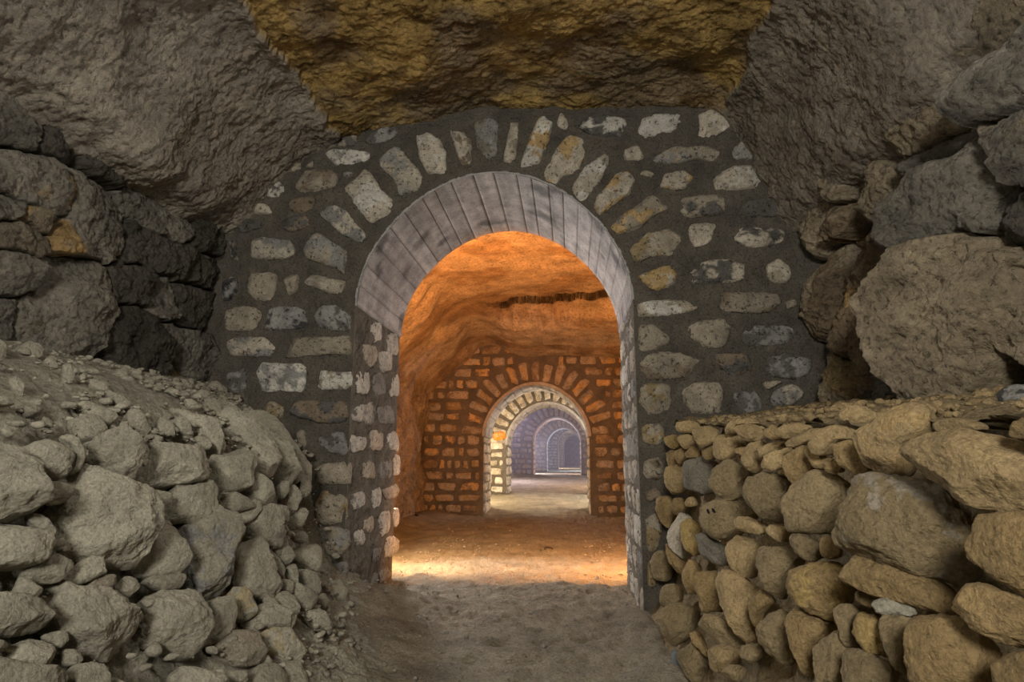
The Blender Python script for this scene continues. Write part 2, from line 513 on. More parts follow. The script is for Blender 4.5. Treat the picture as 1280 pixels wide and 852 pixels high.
# loose stones of the heap: outline | albedo | name | label
HEAP = """-40,410 0,425 8,433 7,444 -40,452|h|rubble_stone|broken stone at the heap's crest, cut by the picture's edge
21,436 36,427 48,433 54,439 48,448 35,453 26,444|H|flat_slab|pale flat slab on the dusty crest under the rough rock wall
54,451 67,444 72,459 62,458|H|rubble_stone|small pale chip just below the flat slab on the heap's crest
79,456 87,454 93,467 90,478 80,474|H|rubble_stone|small upright pale chip in dust, below and beside the crest slab
10,474 23,471 30,482 28,494 18,487|H|rubble_stone|rounded pale lump leaning out of the dust slope, shadow beside it
-20,494 16,497 18,504 -20,506|H|rubble_stone|thin pale stone lying flat below the rounded lump on the dust
125,441 138,430 148,438 174,453 164,456 145,448|h|rubble_stone|pointed dust-covered stone standing on the crest against the dark rock crack
138,467 158,458 162,466 162,477 145,474|H|rubble_stone|squarish pale stone half buried under the pointed crest stone
99,469 105,467 108,472 102,475|H|rubble_stone|tiny oval pebble on the dust between the two dust ridges
113,474 128,471 135,489 128,488 115,482|h|rubble_stone|dusty wedge stone beneath the tiny oval pebble
136,489 148,492 162,502 163,509 153,509 138,496|H|rubble_stone|long pale chip lying in line below the dusty wedge stone
161,515 171,512 189,531 186,541 176,539 161,529|h|rubble_stone|angular dark-cracked stone above the scaly ledge, partly buried
97,500 115,503 150,518 137,530 112,520|h|flat_slab|smooth dust-buried slab showing only its sloping upper face
38,500 53,500 49,507 39,505|H|rubble_stone|small pale lens-shaped stone beside a tiny dark clod
232,499 239,496 248,506 246,512 238,509|H|rubble_stone|egg-shaped pale pebble among small stones on the upper slope
243,492 254,485 264,492 257,498|H|rubble_stone|pale lozenge stone above the egg-shaped pebble near the crest
218,524 225,522 240,532 243,543 233,547 223,536|H|rubble_stone|smooth pale knuckle-like stone resting on the big pale ledge block
240,548 251,543 263,555 261,560 249,557|H|rubble_stone|small oblong stone on the top corner of the big pale ledge block
216,507 233,515 264,525 276,529 287,556 285,566 271,563 262,552 248,540 230,522|H|flat_slab|long tongue-shaped slab sloping down past the knuckle-like stone
200,522 211,525 221,537 218,544 207,542 198,537|H|rubble_stone|round pale stone in the gravel behind the big pale ledge block
257,497 269,496 282,515 289,535 277,530 264,515|h|flat_slab|thin dusty slab in the slope just above the tongue-shaped slab
285,499 302,517 325,540 343,562 348,580 346,588 338,595 330,593 318,580 300,560 285,535 278,515|H|flat_slab|long rounded slab running down to a blunt pale tip
261,478 266,474 282,486 282,494 271,491|h|rubble_stone|blunt crest stone where the heap meets the arch wall's dark corner
286,497 292,499 305,514 348,552 364,566 368,578 366,590 362,600 352,601 347,585 340,565 318,540|h|flat_slab|ridge slab with a hooked end behind the long rounded slab
305,515 318,517 348,535 359,548 379,570 395,584 396,594 379,612 374,607 381,586 369,570 340,548|h|flat_slab|outermost curved slab on the heap's skyline against the arch wall
184,554 235,556 263,557 269,574 266,590 243,598 184,608 168,607 177,577|H|boulder|big pale square-edged ledge block with a flat front face
272,568 285,565 312,560 320,570 318,586 312,603 297,614 277,614 271,593|h|boulder|upright smooth rounded stone beside the big pale ledge block
221,608 262,597 271,606 272,626 266,649 254,655 238,657 230,651 203,646 205,639 220,624|h|boulder|very rough pitted grey stone under the big pale ledge block
279,616 299,617 322,631 304,636 290,638 279,631|h|flat_slab|thin tapering flat stone lying over a creased stone
290,638 304,637 322,633 320,621 327,624 327,634 318,647 302,653 295,645|h|rubble_stone|creased pale stone below the thin tapering flat stone
305,611 318,590 331,595 343,609 346,622 336,631 327,624 313,614|h|rubble_stone|smooth triangular stone leaning outward under the blunt-tipped slab
304,655 322,639 335,634 350,641 358,657 354,675 348,680 335,678 315,672 305,668|h|boulder|broad fan-shaped stone with fine ribs above the tall tapered stone
341,632 353,627 360,632 361,652 358,655 351,642|h|rubble_stone|thin standing flake behind the fan-shaped stone
354,622 363,604 374,608 376,619 369,636 364,634|h|rubble_stone|leaning squarish stone above the thin standing flake
350,604 359,601 361,614 353,624|h|rubble_stone|small dim stone wedged between the hooked slab and leaning squarish stone
368,573 381,585 373,603 363,602|h|rubble_stone|pointed pale stone tucked inside the outermost curved slab
366,642 382,634 384,642 374,660 368,659|h|rubble_stone|brown shadowed stone between the heap and the arch wall masonry
184,610 212,616 216,624 205,632 196,634 192,624|h|rubble_stone|small dark-sided stone wedged beside the pitted grey stone
-40,548 0,553 31,564 54,587 60,601 54,619 39,633 15,642 -40,648|H|boulder|big smooth rounded boulder cut by the picture's edge, deep shadow beneath
41,569 33,558 62,551 79,555 95,568 92,579 82,592 66,596 58,591|H|boulder|pale round-nosed block jutting over a dark hollow
77,543 92,545 105,560 107,571 99,586 92,591 97,571 90,556|h|flat_slab|curved thin stone wrapping behind the round-nosed block
105,556 125,548 158,535 177,541 184,563 182,578 174,576 171,592 158,597 140,591 128,586|h|boulder|knobbly ledge stone with scaly underside above the giant boulder
90,522 120,518 138,530 136,542 113,549 98,546|h|flat_slab|dust-smothered slab with a dark slit at its lower edge
60,604 89,601 90,617 80,627 62,629|h|rubble_stone|shadowed brown stone in the hollow under the round-nosed block
89,604 107,578 125,588 151,609 176,611 191,622 196,635 194,655 181,681 163,701 141,702 115,696 76,689 66,672 60,655 75,640 85,622|H|boulder|giant pale boulder, largest stone of the rubble heap
-40,650 31,650 58,661 64,676 56,698 39,701 -40,706|H|boulder|rough oval stone entering from the picture's edge beside the giant boulder
33,645 54,640 67,661 66,672 58,668|h|rubble_stone|small wedge between the rough oval stone and the giant boulder
30,717 41,702 71,694 92,706 71,726 49,726|h|flat_slab|slanted slab just below the rough oval stone's tip
76,722 92,711 105,699 130,698 138,712 95,731|h|flat_slab|creamy slanted slab directly beneath the giant boulder
99,732 113,724 141,717 146,729 125,741 115,740|a|flat_slab|darker grey slab beneath the creamy slanted slab
143,734 158,721 174,722 173,736 161,746|h|rubble_stone|small crumbly stone beside the darker grey slab
167,705 184,685 197,652 223,669 235,695 226,715 194,718 171,713|H|boulder|smooth cone-shaped stone between the giant boulder and the dark-patched boulder
197,648 213,652 215,660 207,664 198,660|h|rubble_stone|little knob balanced on top of the cone-shaped stone
180,723 230,713 233,731 210,736 195,733|h|flat_slab|flat brick-like stone wedged under the cone-shaped stone
218,662 249,656 269,636 297,649 295,705 272,741 259,751 236,731 233,685|hg|boulder|tall boulder with dark grey patch on its face
302,679 322,672 338,689 351,728 344,741 322,744 292,735 298,705|H|boulder|tall tapered smooth stone, wide at its foot, beside the dark-patched boulder
167,784 174,754 213,735 243,741 262,777 259,797 233,812 171,798|H|boulder|large round pale boulder below the dark-patched boulder
54,742 72,724 92,733 148,745 174,763 168,789 151,809 135,817 105,815 82,807 71,778|H|boulder|broad two-faced boulder with gravelly top face and sharp ridge
-40,738 18,743 49,748 63,768 48,784 15,789 -40,783|h|boulder|rough low stone at the picture's edge beside the two-faced boulder
21,735 27,719 54,737 44,748 25,742|H|flat_slab|light thin flake lying on the rough low stone
10,806 39,799 62,804 70,817 66,827 49,832 20,827|H|rubble_stone|whitish sausage-shaped stone below the rough low stone
-40,797 0,799 10,804 8,812 -40,818|h|rubble_stone|stone end at the picture's edge beside the whitish sausage-shaped stone
54,793 77,788 85,794 81,807 71,808 59,798|h|rubble_stone|small stone tucked under the two-faced boulder's lower corner
79,811 99,811 104,820 99,830 79,828|h|rubble_stone|small square stone below the two-faced boulder
89,834 115,829 136,834 136,870 85,870|h|rubble_stone|flat-topped stone cut by the lower edge, below the small square stone
-40,825 33,834 66,835 81,840 82,880 -40,880|h|boulder|broad dusty stone in the bottom corner of the picture
259,756 271,748 287,748 292,761 299,784 285,791 264,801 261,797|h|rubble_stone|upright rectangular block beside the large round pale boulder
289,738 308,738 323,755 327,761 312,771 299,770 290,751|hj|rubble_stone|ochre-tinged rounded stone under the tall tapered stone
305,774 318,770 328,753 348,760 369,773 363,784 331,789 315,783|h|rubble_stone|flat kite-shaped stone with a bluish shadowed end
330,747 338,744 348,753 346,758 333,753|h|rubble_stone|tiny pale stone above the kite-shaped stone
343,743 358,737 373,747 373,761 369,770 348,755|h|rubble_stone|ring-banded stone beside the foot of the tall tapered stone
274,804 300,783 320,789 331,811 327,825 299,829 277,817|a|boulder|dark greyish hump-backed stone near the heap's foot
328,793 341,788 364,786 387,809 379,819 353,824 336,814|Hj|rubble_stone|yellow-flecked faceted stone beside the hump-backed stone
368,728 396,743 394,756 381,760 369,743|h|rubble_stone|flat oval stone at the heap's foot above the dusty drift
351,722 369,728 368,740 354,735|h|rubble_stone|small dim stone touching the ring-banded stone's top
343,685 366,680 368,693 359,705 353,701|h|rubble_stone|shadowed stone hanging below the fan-shaped stone
369,683 392,680 400,690 400,713 389,711 374,700|h|boulder|olive rounded stone against the arch wall's lowest corner stones
371,710 394,713 402,734 399,744 381,729|h|rubble_stone|long stone below the olive rounded stone by the arch wall
358,708 369,706 376,729 366,723|h|flat_slab|narrow slanted flake beside the long stone by the arch wall
335,680 346,695 356,711 351,719 341,700|h|flat_slab|thin edge-on sliver behind the tall tapered stone
369,665 379,662 386,672 382,678 369,673|h|rubble_stone|small half-hidden stone above the olive rounded stone
353,829 374,825 382,842 381,870 361,870|h|rubble_stone|upright stone at the heap's foot cut by the lower edge
315,834 340,830 356,834 359,870 318,870|h|rubble_stone|dust-capped stone below the hump-backed stone
384,763 405,761 412,778 414,793 389,773|h|flat_slab|dust-covered slab at the heap's foot beside the floor
221,834 266,839 282,848 282,870 221,870|H|flat_slab|pale low slab at the lower edge under the large round boulder
285,838 305,838 313,845 307,853 288,853|h|rubble_stone|little ragged stone beside the pale low slab
335,817 341,825 336,831 331,827|H|rubble_stone|tiny upright chip between the hump-backed and faceted stones
259,806 272,809 272,817 261,814|h|rubble_stone|small crumb of stone under the large round pale boulder
409,727 429,732 439,748 430,752 412,740|h|flat_slab|flat dusty stone against the base of the arch's jamb
397,742 409,742 412,751 406,760|h|rubble_stone|small stone just outside the flat dusty stone by the jamb""".split('\n')

# stones of the dry-laid bank
BANK = """846,528 866,526 879,533 864,541 848,539|R|dry_stone|flat top-course stone at the end by the arch wall
864,538 882,532 895,538 892,551 876,559 868,554|R|dry_stone|rounded stone overlapping the end top-course stone by the arch wall
830,546 845,543 849,557 843,561 833,557|y|dry_stone|small yellow stone touching the arch wall in the second course
848,544 863,543 865,556 856,561 849,554|R|dry_stone|little pale round stone beside the small yellow one
833,564 843,562 846,580 835,584|r|dry_stone|upright ribbed chip touching the arch wall, above the grey-faced block
843,564 854,559 855,572 849,580 844,572|r|dry_stone|narrow chip beside the ribbed chip by the arch wall
856,566 866,556 874,564 871,571 858,572|r|dry_stone|small wedge stone on top of the dark grey block
875,566 891,556 894,572 884,575|r|dry_stone|crumbly chip between the wedge stone and shield-shaped stone
892,551 904,543 922,543 925,556 915,567 905,576 897,572 891,559|R|dry_stone|shield-shaped tan stone with a pointed lower end
903,536 912,525 938,522 948,529 922,531 918,539 905,542|R|dry_stone|top-course stone sloping away above the shield-shaped stone
920,534 933,530 953,533 951,548 937,552 922,544|R|dry_stone|plump oval top-course stone over a black gap
953,538 968,530 969,541 978,548 966,549 955,544|r|dry_stone|rounded end stone beside the plump oval top-course stone
966,534 996,529 1012,533 1007,543 983,548 969,543|R|dry_stone|pale flat top-course stone with a grey spot
979,551 1004,543 1020,533 1022,546 996,557 983,558|R|dry_stone|smooth slanting stone under the grey-spotted flat stone
917,561 928,557 932,562 927,571 918,566|r|dry_stone|small chip filling the gap beside the shield-shaped stone
927,567 938,554 953,550 956,556 946,559 945,571 950,582 941,589 930,584|R|dry_stone|tall curved stone leaning beside two thin stacked slabs
945,561 968,552 979,552 981,559 963,566 950,571|R|dry_stone|upper of two thin stacked slabs beside the tall curved stone
951,574 963,567 984,559 987,566 981,582 966,587 951,584|R|dry_stone|lower of two thin stacked slabs beside the tall curved stone
979,572 996,562 1004,556 1015,587 999,602 987,605 984,595|r|dry_stone|smooth upright stone with a folded ridge above the big brown block
971,589 981,586 983,592 976,594|r|dry_stone|tiny wedge beneath the lower thin slab
830,592 835,584 851,580 854,595 855,612 836,617 831,605|R|dry_stone|cube-like grey-faced block touching the arch wall
854,582 859,574 876,572 895,579 892,595 887,612 874,617 856,608|q|dry_stone|dark grey crusty block beside the cube-like block
887,602 897,584 912,575 923,582 932,592 923,605 922,620 902,623 889,617|s|dry_stone|lemon-shaped grey-tan block beside the dark grey crusty block
923,605 930,594 968,592 981,598 984,612 981,625 978,648 972,651 956,646 927,623|s|boulder|large speckled block with a tapering lower end in the third course
978,633 988,616 994,600 1018,590 1035,594 1050,604 1049,620 1047,645 1046,660 1030,662 990,660 981,655|s|boulder|big brown speckled block with flat bottom beside the giant rugged block
1047,624 1053,602 1084,598 1149,602 1171,615 1202,655 1206,698 1184,722 1132,707 1053,690|st|boulder|giant rugged grey-brown block, largest stone of the bank
1128,563 1149,543 1215,541 1258,548 1290,562 1310,600 1310,655 1225,629 1193,619 1150,594 1133,575|R|boulder|massive smooth tan slab overhanging the giant rugged block
1069,546 1101,519 1132,504 1158,515 1154,537 1128,559 1128,589 1093,600 1080,576|Ro|boulder|tall pale boulder with orange stain rising above the bank's top
1049,515 1071,504 1101,517 1080,532 1053,526|R|dry_stone|flat pale stone on the earth behind the orange-stained boulder
1015,557 1021,538 1041,531 1072,538 1066,547 1044,551 1033,567 1020,567|R|dry_stone|bone-shaped pale stone on top, short of the orange-stained boulder
1041,562 1049,551 1072,552 1082,572 1087,592 1072,593 1049,579|r|dry_stone|shadowed pocked stone tucked beside the orange-stained boulder
1005,564 1015,559 1030,572 1041,569 1028,585 1018,585|r|dry_stone|stone under the bone-shaped pale stone
1025,579 1044,575 1054,588 1038,592|r|dry_stone|thin dark wedge under the shadowed pocked stone
1208,672 1224,642 1320,650 1320,750 1237,720 1210,698|r|boulder|rounded brown boulder at the picture's edge below the massive slab
1047,707 1053,690 1084,698 1149,722 1180,729 1184,766 1162,760 1084,742 1051,720|r|boulder|long smooth beam-like stone under the giant rugged block
1184,729 1215,727 1320,764 1320,815 1237,794 1193,768|r|boulder|long sloping ridged stone continuing the beam-like stone's course
1136,781 1149,766 1193,773 1232,803 1237,880 1145,880 1132,812|r|boulder|large rough round boulder at the lower edge under the ridged stone
1237,829 1254,816 1320,825 1320,880 1238,880|r|dry_stone|dim stone in the bottom corner beside the rough round boulder
1092,768 1140,772 1135,800 1130,838 1118,829 1105,800|s|dry_stone|triangular flat-faced stone beside the rough round boulder
1062,777 1071,764 1097,770 1110,820 1080,812 1064,790|y|dry_stone|yellowish pitted stone beside the triangular flat-faced stone
1090,751 1106,744 1136,753 1141,768 1101,768|H|dry_stone|small stone with a bright whitish end under the beam-like stone
1066,742 1075,738 1097,746 1090,762 1071,755|r|dry_stone|small stone before the whitish-ended one under the beam-like stone
1042,768 1049,755 1071,760 1062,781 1071,807 1053,803|s|dry_stone|narrow pinched stone below the golden round boulder's side
1018,812 1036,786 1058,794 1071,812 1053,860 1023,860|s|dry_stone|stone with fine ribs at the lower edge beneath the pinched stone
1055,812 1080,816 1110,829 1112,870 1055,870|s|dry_stone|grey-tan block at the lower edge below the yellowish pitted stone
983,729 992,707 1023,703 1045,707 1062,729 1040,772 1010,764 988,746|ry|boulder|golden-stained round boulder under the small wedge stones
977,755 1018,759 1038,777 1023,799 1010,812 1018,847 1001,834 983,786|r|boulder|long twisted stone pointing down below the golden-stained boulder
944,773 975,759 992,807 983,827 966,825 946,794|s|boulder|smooth egg-shaped stone low in the bank
935,751 948,735 966,749 948,764 942,786|r|dry_stone|small orange-pitted stone above the smooth egg-shaped stone
942,698 948,685 988,685 997,698 975,725 970,749 953,729|s|boulder|ridged heart-shaped stone beside the golden-stained boulder
907,685 918,668 944,677 940,698 935,722 918,716|R|dry_stone|rounded trapezoid stone beside the ridged heart-shaped stone
894,718 914,716 948,738 935,759 942,801 922,794 905,759|R|boulder|long tooth-shaped stone tapering downward in the lower bank
872,716 892,711 905,759 872,764|r|dry_stone|brown upright stone beside the long tooth-shaped stone
872,766 905,773 927,810 905,810 874,781|s|dry_stone|slanted stone sliding below the brown upright stone
870,672 879,666 905,685 907,707 879,698|q|dry_stone|small cool grey block under the stone with two drill holes
852,655 861,648 872,663 870,694 855,685|y|dry_stone|stone with a bright orange upper half beside the cool grey block
866,628 918,624 935,642 905,677 870,655|s|boulder|grey-tan block marked by two short dark drill holes
916,650 927,644 957,655 951,668 922,661|R|dry_stone|thin bright lens-shaped stone beside the drill-holed block
953,663 962,655 988,661 979,679|R|dry_stone|pale pointed stone after the bright lens-shaped one
981,677 992,663 1023,677 1027,694 1010,701|s|dry_stone|angular stone below the big flat-bottomed brown block
1027,672 1045,670 1049,694 1036,698 1027,690|r|dry_stone|small square stone against the giant rugged block's lower corner
817,624 837,620 841,642 835,661 822,642|r|dry_stone|triangular stone pointing down against the arch wall
839,624 852,622 855,637 841,644|r|dry_stone|small rounded stone next to the downward-pointing triangle
855,624 866,620 870,631 857,633|R|dry_stone|small crumbly stone between the rounded one and the drill-holed block
835,668 848,642 859,646 852,655 852,698 837,681|c|dry_stone|tall whitish lumpy stone with rough surface near the arch wall
813,698 826,687 835,698 831,725 815,722|s|dry_stone|smooth oval stone leaning on the arch wall's corner
831,679 837,677 852,703 848,720 833,694|r|dry_stone|slanted dark strip of stone above the smooth leaning oval
852,703 870,701 870,742 855,738|r|dry_stone|rough honeycombed upright stone beneath the orange-topped one
826,768 839,755 866,759 857,794 835,807|s|boulder|dust-coated hump at the bank's foot beside the floor
822,733 844,729 848,751 826,759|s|dry_stone|slanting ridged stone below the smooth leaning oval
837,816 846,812 866,851 848,858|z|flat_slab|blue-grey slate-like slab standing at the bank's foot
885,812 900,803 927,812 900,842 885,834|R|dry_stone|pale bent stone near the bank's foot under the slanted stone
900,842 914,829 931,834 922,852|s|dry_stone|low pale stone on the gravel at the bank's foot
924,807 944,803 953,816 935,829 927,821|s|dry_stone|small rounded stone under the tip of the tooth-shaped stone
846,807 870,803 883,842 868,856 852,830|s|dry_stone|tall dusty slab leaning behind the blue-grey slab
861,794 872,788 885,825 870,807|r|flat_slab|thin edge-on flake beside the tall dusty slab
1165,528 1190,522 1231,529 1231,537 1187,541 1168,538|R|flat_slab|thin pale slab lying on the massive tan slab
1259,532 1266,524 1320,520 1320,552 1263,546|r|dry_stone|brown stone at the picture's edge on top of the massive slab
1246,494 1259,483 1300,483 1300,507 1259,509|gk|dry_stone|grey stone with a black face sitting on the bank's earth""".split('\n')
# ------------------------------------------------------------------ the place: measures in metres
Y1, Y1B = 4.30, 5.50                       # near arch wall, front and back face
AX, AR, ASZ = -0.535, 0.968, 2.05          # its opening: centre x, radius, springing height
FLOOR_Y = [-2, 11.8, 14.9, 26, 36, 47, 80]
FLOOR_Z = [0, 0.0, .20, .39, .34, .36, .39]

def zfloor(y):
    return np.interp(y, FLOOR_Y, FLOOR_Z)

# ---- solid shapes of the two banks (negative inside)
HZ = np.array([-.3, 0, .10, .25, .50, .75, 1.0, 1.15, 1.3, 1.42, 1.5, 1.62])
HN = np.array([-.6, -.85, -1.0, -1.13, -1.33, -1.43, -1.53, -1.67, -1.90, -2.2, -2.5, -2.9])
HF = np.array([-.9, -1.15, -1.30, -1.45, -1.56, -1.62, -1.70, -1.92, -2.10, -2.30, -2.5, -2.9])

def heap_x(y, z):
    w = np.clip((y - 3.0) / 1.1, 0, 1)
    return np.interp(z, HZ, HN) * (1 - w) + np.interp(z, HZ, HF) * w

def heap_field(p):
    return p[:, 0] - heap_x(p[:, 1], p[:, 2])

def bank_x(y, z):
    return .47 + z * (.13 + .05 * np.clip(4.2 - y, 0, 4))

def bank_top(x, y):
    ze = .985 + .053 * y
    return ze + np.clip(x - bank_x(y, ze), 0, 2) * .13

def bank_field(p):
    return np.maximum(bank_x(p[:, 1], p[:, 2]) - p[:, 0], p[:, 2] - bank_top(p[:, 0], p[:, 1]))

def rgb(k):
    return np.array(TINT[k])

def two(keys):
    return rgb(keys[0]), (rgb(keys[1]) if len(keys) > 1 else None)

# ------------------------------------------------------------------ individual loose stones
def lay_stones(lines, field, face_n, blend, group, rnd, grow, bulge):
    for ln in lines:
        s, key, name, label = ln.split('|')
        pts = parse(s)
        cx, cy = px_centre(pts)
        p0 = hit_field(cx, cy, field)
        nf = grad(field, p0) * .6 + np.asarray(face_n) * .4
        view = -ray(cx, cy)
        n = nf / np.linalg.norm(nf) * (1 - blend) + view * blend
        n /= np.linalg.norm(n)
        o = p0 - n * .01
        poly, u, v, n = traced(pts, o, n)
        S = math.sqrt(abs(area2(poly)))
        wpx = max(np.ptp(np.array(pts), axis=0))
        seg = int(np.clip(wpx * 1.1, 36, 150))
        t1, t2 = two(key)
        m = MB()
        big = S > .16
        m.add(*rock(poly, o, u, v, n, rnd, bulge=bulge, depth=.75, seg=seg, rings=max(10, seg // 3), rough=1.2 if big else 1.0,
                    facets=rnd.randint(7, 12), tilt=.22, grow=grow, tint=t1, tint2=t2))
        ob = m.build(name, M_RUBBLE, origin=p0 - n * .3 * S)
        ob['label'] = label
        ob['category'] = {'boulder': 'boulder', 'flat_slab': 'stone slab'}.get(name, 'stone')
        ob['group'] = group
        ob['kind'] = 'thing'

lay_stones(HEAP, heap_field, (.8, -.2, .55), .42, 'stones of the rubble heap', random.Random(3), 1.17, .25)
lay_stones(BANK, bank_field, (-.9, -.3, .15), .55, 'stones of the dry-stone bank', random.Random(5), 1.12, .28)

# two short drill holes in one block of the bank
def drill_holes():
    from mathutils import Vector
    bpy.context.view_layer.update()
    ob = next(o for o in C.objects if o.get('label', '').startswith('grey-tan block marked by two'))
    for a, b in (((884, 636), (887, 642)), ((890, 635), (894, 641))):
        ends = []
        for px in (a, b):
            d = ray(*px)
            ok, loc, nor, _ = ob.ray_cast(Vector(EYE - np.array(ob.location)), Vector(d))
            if not ok:
                return
            ends.append((np.array(loc) + np.array(ob.location), np.array(nor)))
        (p, n1), (q, n2) = ends
        n = (n1 + n2) / np.linalg.norm(n1 + n2)
        ax = (q - p) / np.linalg.norm(q - p)
        sd = np.cross(ax, n)
        L = np.linalg.norm(q - p) * .5
        th = np.linspace(0, 2 * PI, 20, endpoint=False)
        rows = [(p + q) / 2 + np.outer(np.cos(th) * L * k, ax) + np.outer(np.sin(th) * .006 * k, sd) + n * h for k, h in ((1, -.012), (1, .002), (.75, .0028), (.05, .003))]
        m = MB()
        m.add(np.concatenate(rows), [np.concatenate([np.stack([r * 20 + np.arange(20), r * 20 + (np.arange(20) + 1) % 20, (r + 1) * 20 + (np.arange(20) + 1) % 20, (r + 1) * 20 + np.arange(20)], -1) for r in range(3)])], np.array([.012, .011, .01]))
        h = m.build('drill_hole', M_RUBBLE, origin=ob.location)
        h.location = (0, 0, 0)
        h.parent = ob
        h['label'] = 'short dark drill hole'

drill_holes()

# ------------------------------------------------------------------ earth of the two banks
def heap_earth():
    ny, nz = 330, 260
    ys = np.linspace(0.1, 4.5, ny)
    zs = np.linspace(-.12, 1.6, nz)
    Y, Z = np.meshgrid(ys, zs, indexing='ij')
    y, z = Y.ravel(), Z.ravel()
    inset = np.interp(z, [-.1, .12, .3, .9, 1.15, 1.35], [-.01, .01, .13, .14, .075, .06])
    P = np.c_[heap_x(y, z) - inset, y, z]
    n = np.stack([np.ones_like(y), np.zeros_like(y), -np.gradient(heap_x(ys[:, None], zs[None]), zs, axis=1).ravel()], -1)
    n[:, 2] = np.clip(n[:, 2], .1, 4)
    n /= np.linalg.norm(n, axis=1)[:, None]
    d = .035 * fbm(P * 3.1, 4) + .030 * ridged(np.c_[P[:, 1] * 4.5 - P[:, 0] * 2.2, P[:, 0] * .9 + P[:, 2] * .9, P[:, 0] * 0 + 3.3], 4, .55) - .01 + .016 * terrace(fbm(P * np.array([5, 9, 5]) + 40, 3), .3) + .010 * fbm(P * 22, 3, .65) + .008 * np.maximum(fbm(P * 34 + 9, 2), 0)
    d *= 1 - .45 * smooth(z, .95, 1.2)
    P = P + n * d[:, None]
    t = rgb('h')[None] * (1 + .10 * fbm(P * 4, 3))[:, None]
    m = MB()
    m.add(P, [grid_faces(ny, nz)], t)
    return m.build('rubble_earth', M_DIRT)

stuff(heap_earth(), 'loose dusty earth and grit filling the sloping rubble heap', 'earth')

def bank_earth():
    ny, ns = 300, 170
    ys = np.linspace(0.2, 4.45, ny)
    V, T = [], []
    for y in ys:
        ze = .985 + .053 * y
        xs = bank_x(y, ze)
        z1 = np.linspace(-.1, ze - .03, 90)
        x2 = np.linspace(xs + .05, 2.3, ns - 90)
        V.append(np.c_[np.concatenate([bank_x(y, z1) + np.interp(z1, [0, .12, .3], [-.02, .07, .17]), x2]), np.full(ns, y), np.concatenate([z1, bank_top(x2, y) - .02])])
    P = np.concatenate(V)
    k = np.tile(np.arange(ns) < 90, ny)
    n = np.where(k[:, None], np.array([[-.97, 0, .2]]), np.array([[-.1, 0, .99]]))
    d = .03 * fbm(P * 3.3 + 5, 4) + .012 * terrace(fbm(P * 8 + 40, 3), .3) + .010 * fbm(P * 24, 3, .65)
    P = P + n * d[:, None]
    t = rgb('s')[None] * 1.05 * (1 + .12 * fbm(P * 4, 3))[:, None]
    m = MB()
    m.add(P, [grid_faces(ny, ns)[:, ::-1]], t)
    return m.build('bank_earth', M_DIRT)

stuff(bank_earth(), 'earth fill behind and on top of the dry-stone bank', 'earth')

# ------------------------------------------------------------------ grit
def pebble_template(seed):
    r = np.random.RandomState(seed)
    bmv = []
    for a in np.linspace(-PI / 2, PI / 2, 6)[1:-1]:
        for b in np.linspace(0, 2 * PI, 8, endpoint=False):
            bmv.append((math.cos(a) * math.cos(b), math.cos(a) * math.sin(b), math.sin(a)))
    v = np.array(bmv + [(0, 0, -1), (0, 0, 1)])
    for _ in range(7):
        d = r.normal(size=3)
        d /= np.linalg.norm(d)
        pr = v @ d
        v -= np.maximum(pr - r.uniform(.45, .8), 0)[:, None] * d
    idx = np.arange(8)
    nx = (idx + 1) % 8
    q = np.concatenate([np.stack([k * 8 + idx, k * 8 + nx, (k + 1) * 8 + nx, (k + 1) * 8 + idx], -1) for k in range(3)])
    return v, [q, np.stack([nx, idx, np.full(8, 32)], -1), np.stack([24 + idx, 24 + nx, np.full(8, 33)], -1)]

PEB = [pebble_template(s) for s in range(6)]

def grit(name, pts, sizes, tint, seed, label):
    r = np.random.RandomState(seed)
    m = MB()
    for p, s in zip(pts, sizes):
        v, f = PEB[r.randint(6)]
        a = r.uniform(0, 2 * PI)
        c, sn = math.cos(a), math.sin(a)
        sc = s * np.array([r.uniform(.8, 1.4), r.uniform(.7, 1.1), r.uniform(.45, .8)])
        w = (v * sc) @ np.array([[c, sn, 0], [-sn, c, 0], [0, 0, 1]])
        m.add(w + p, f, tint * r.uniform(.8, 1.2))
    return stuff(m.build(name, M_RUBBLE, smooth_shade=False), label, 'grit')

rr = np.random.RandomState(11)
pts, sz = [], []
for _ in range(9000):
    y = rr.uniform(1.2, 4.25)
    z = rr.choice([rr.uniform(1.0, 1.5), rr.uniform(.0, .3), rr.uniform(.0, 1.5)], p=[.55, .25, .2])
    if fbm(np.array([[y * 3.2, z * 6, 2.2]]), 3)[0] < rr.uniform(-.35, .25):
        continue
    s = .003 + .032 * rr.rand() ** 6
    pts.append((heap_x(y, z) - .05 + .045 * rr.rand(), y, z))
    sz.append(s)
grit('heap_grit', np.array(pts), sz, rgb('H'), 1, 'small pale chips and grit scattered over the dusty heap')
pts, sz = [], []
for _ in range(900):
    y = rr.uniform(.9, 4.2)
    x = bank_x(y, 1.1) + .05 + rr.rand() * .9
    s = .004 + .026 * rr.rand() ** 4
    pts.append((x, y, bank_top(np.array([x]), np.array([y]))[0] - .005))
    sz.append(s)
grit('bank_grit', np.array(pts), sz, rgb('R'), 2, 'small tan chips lying on the top of the earth bank')

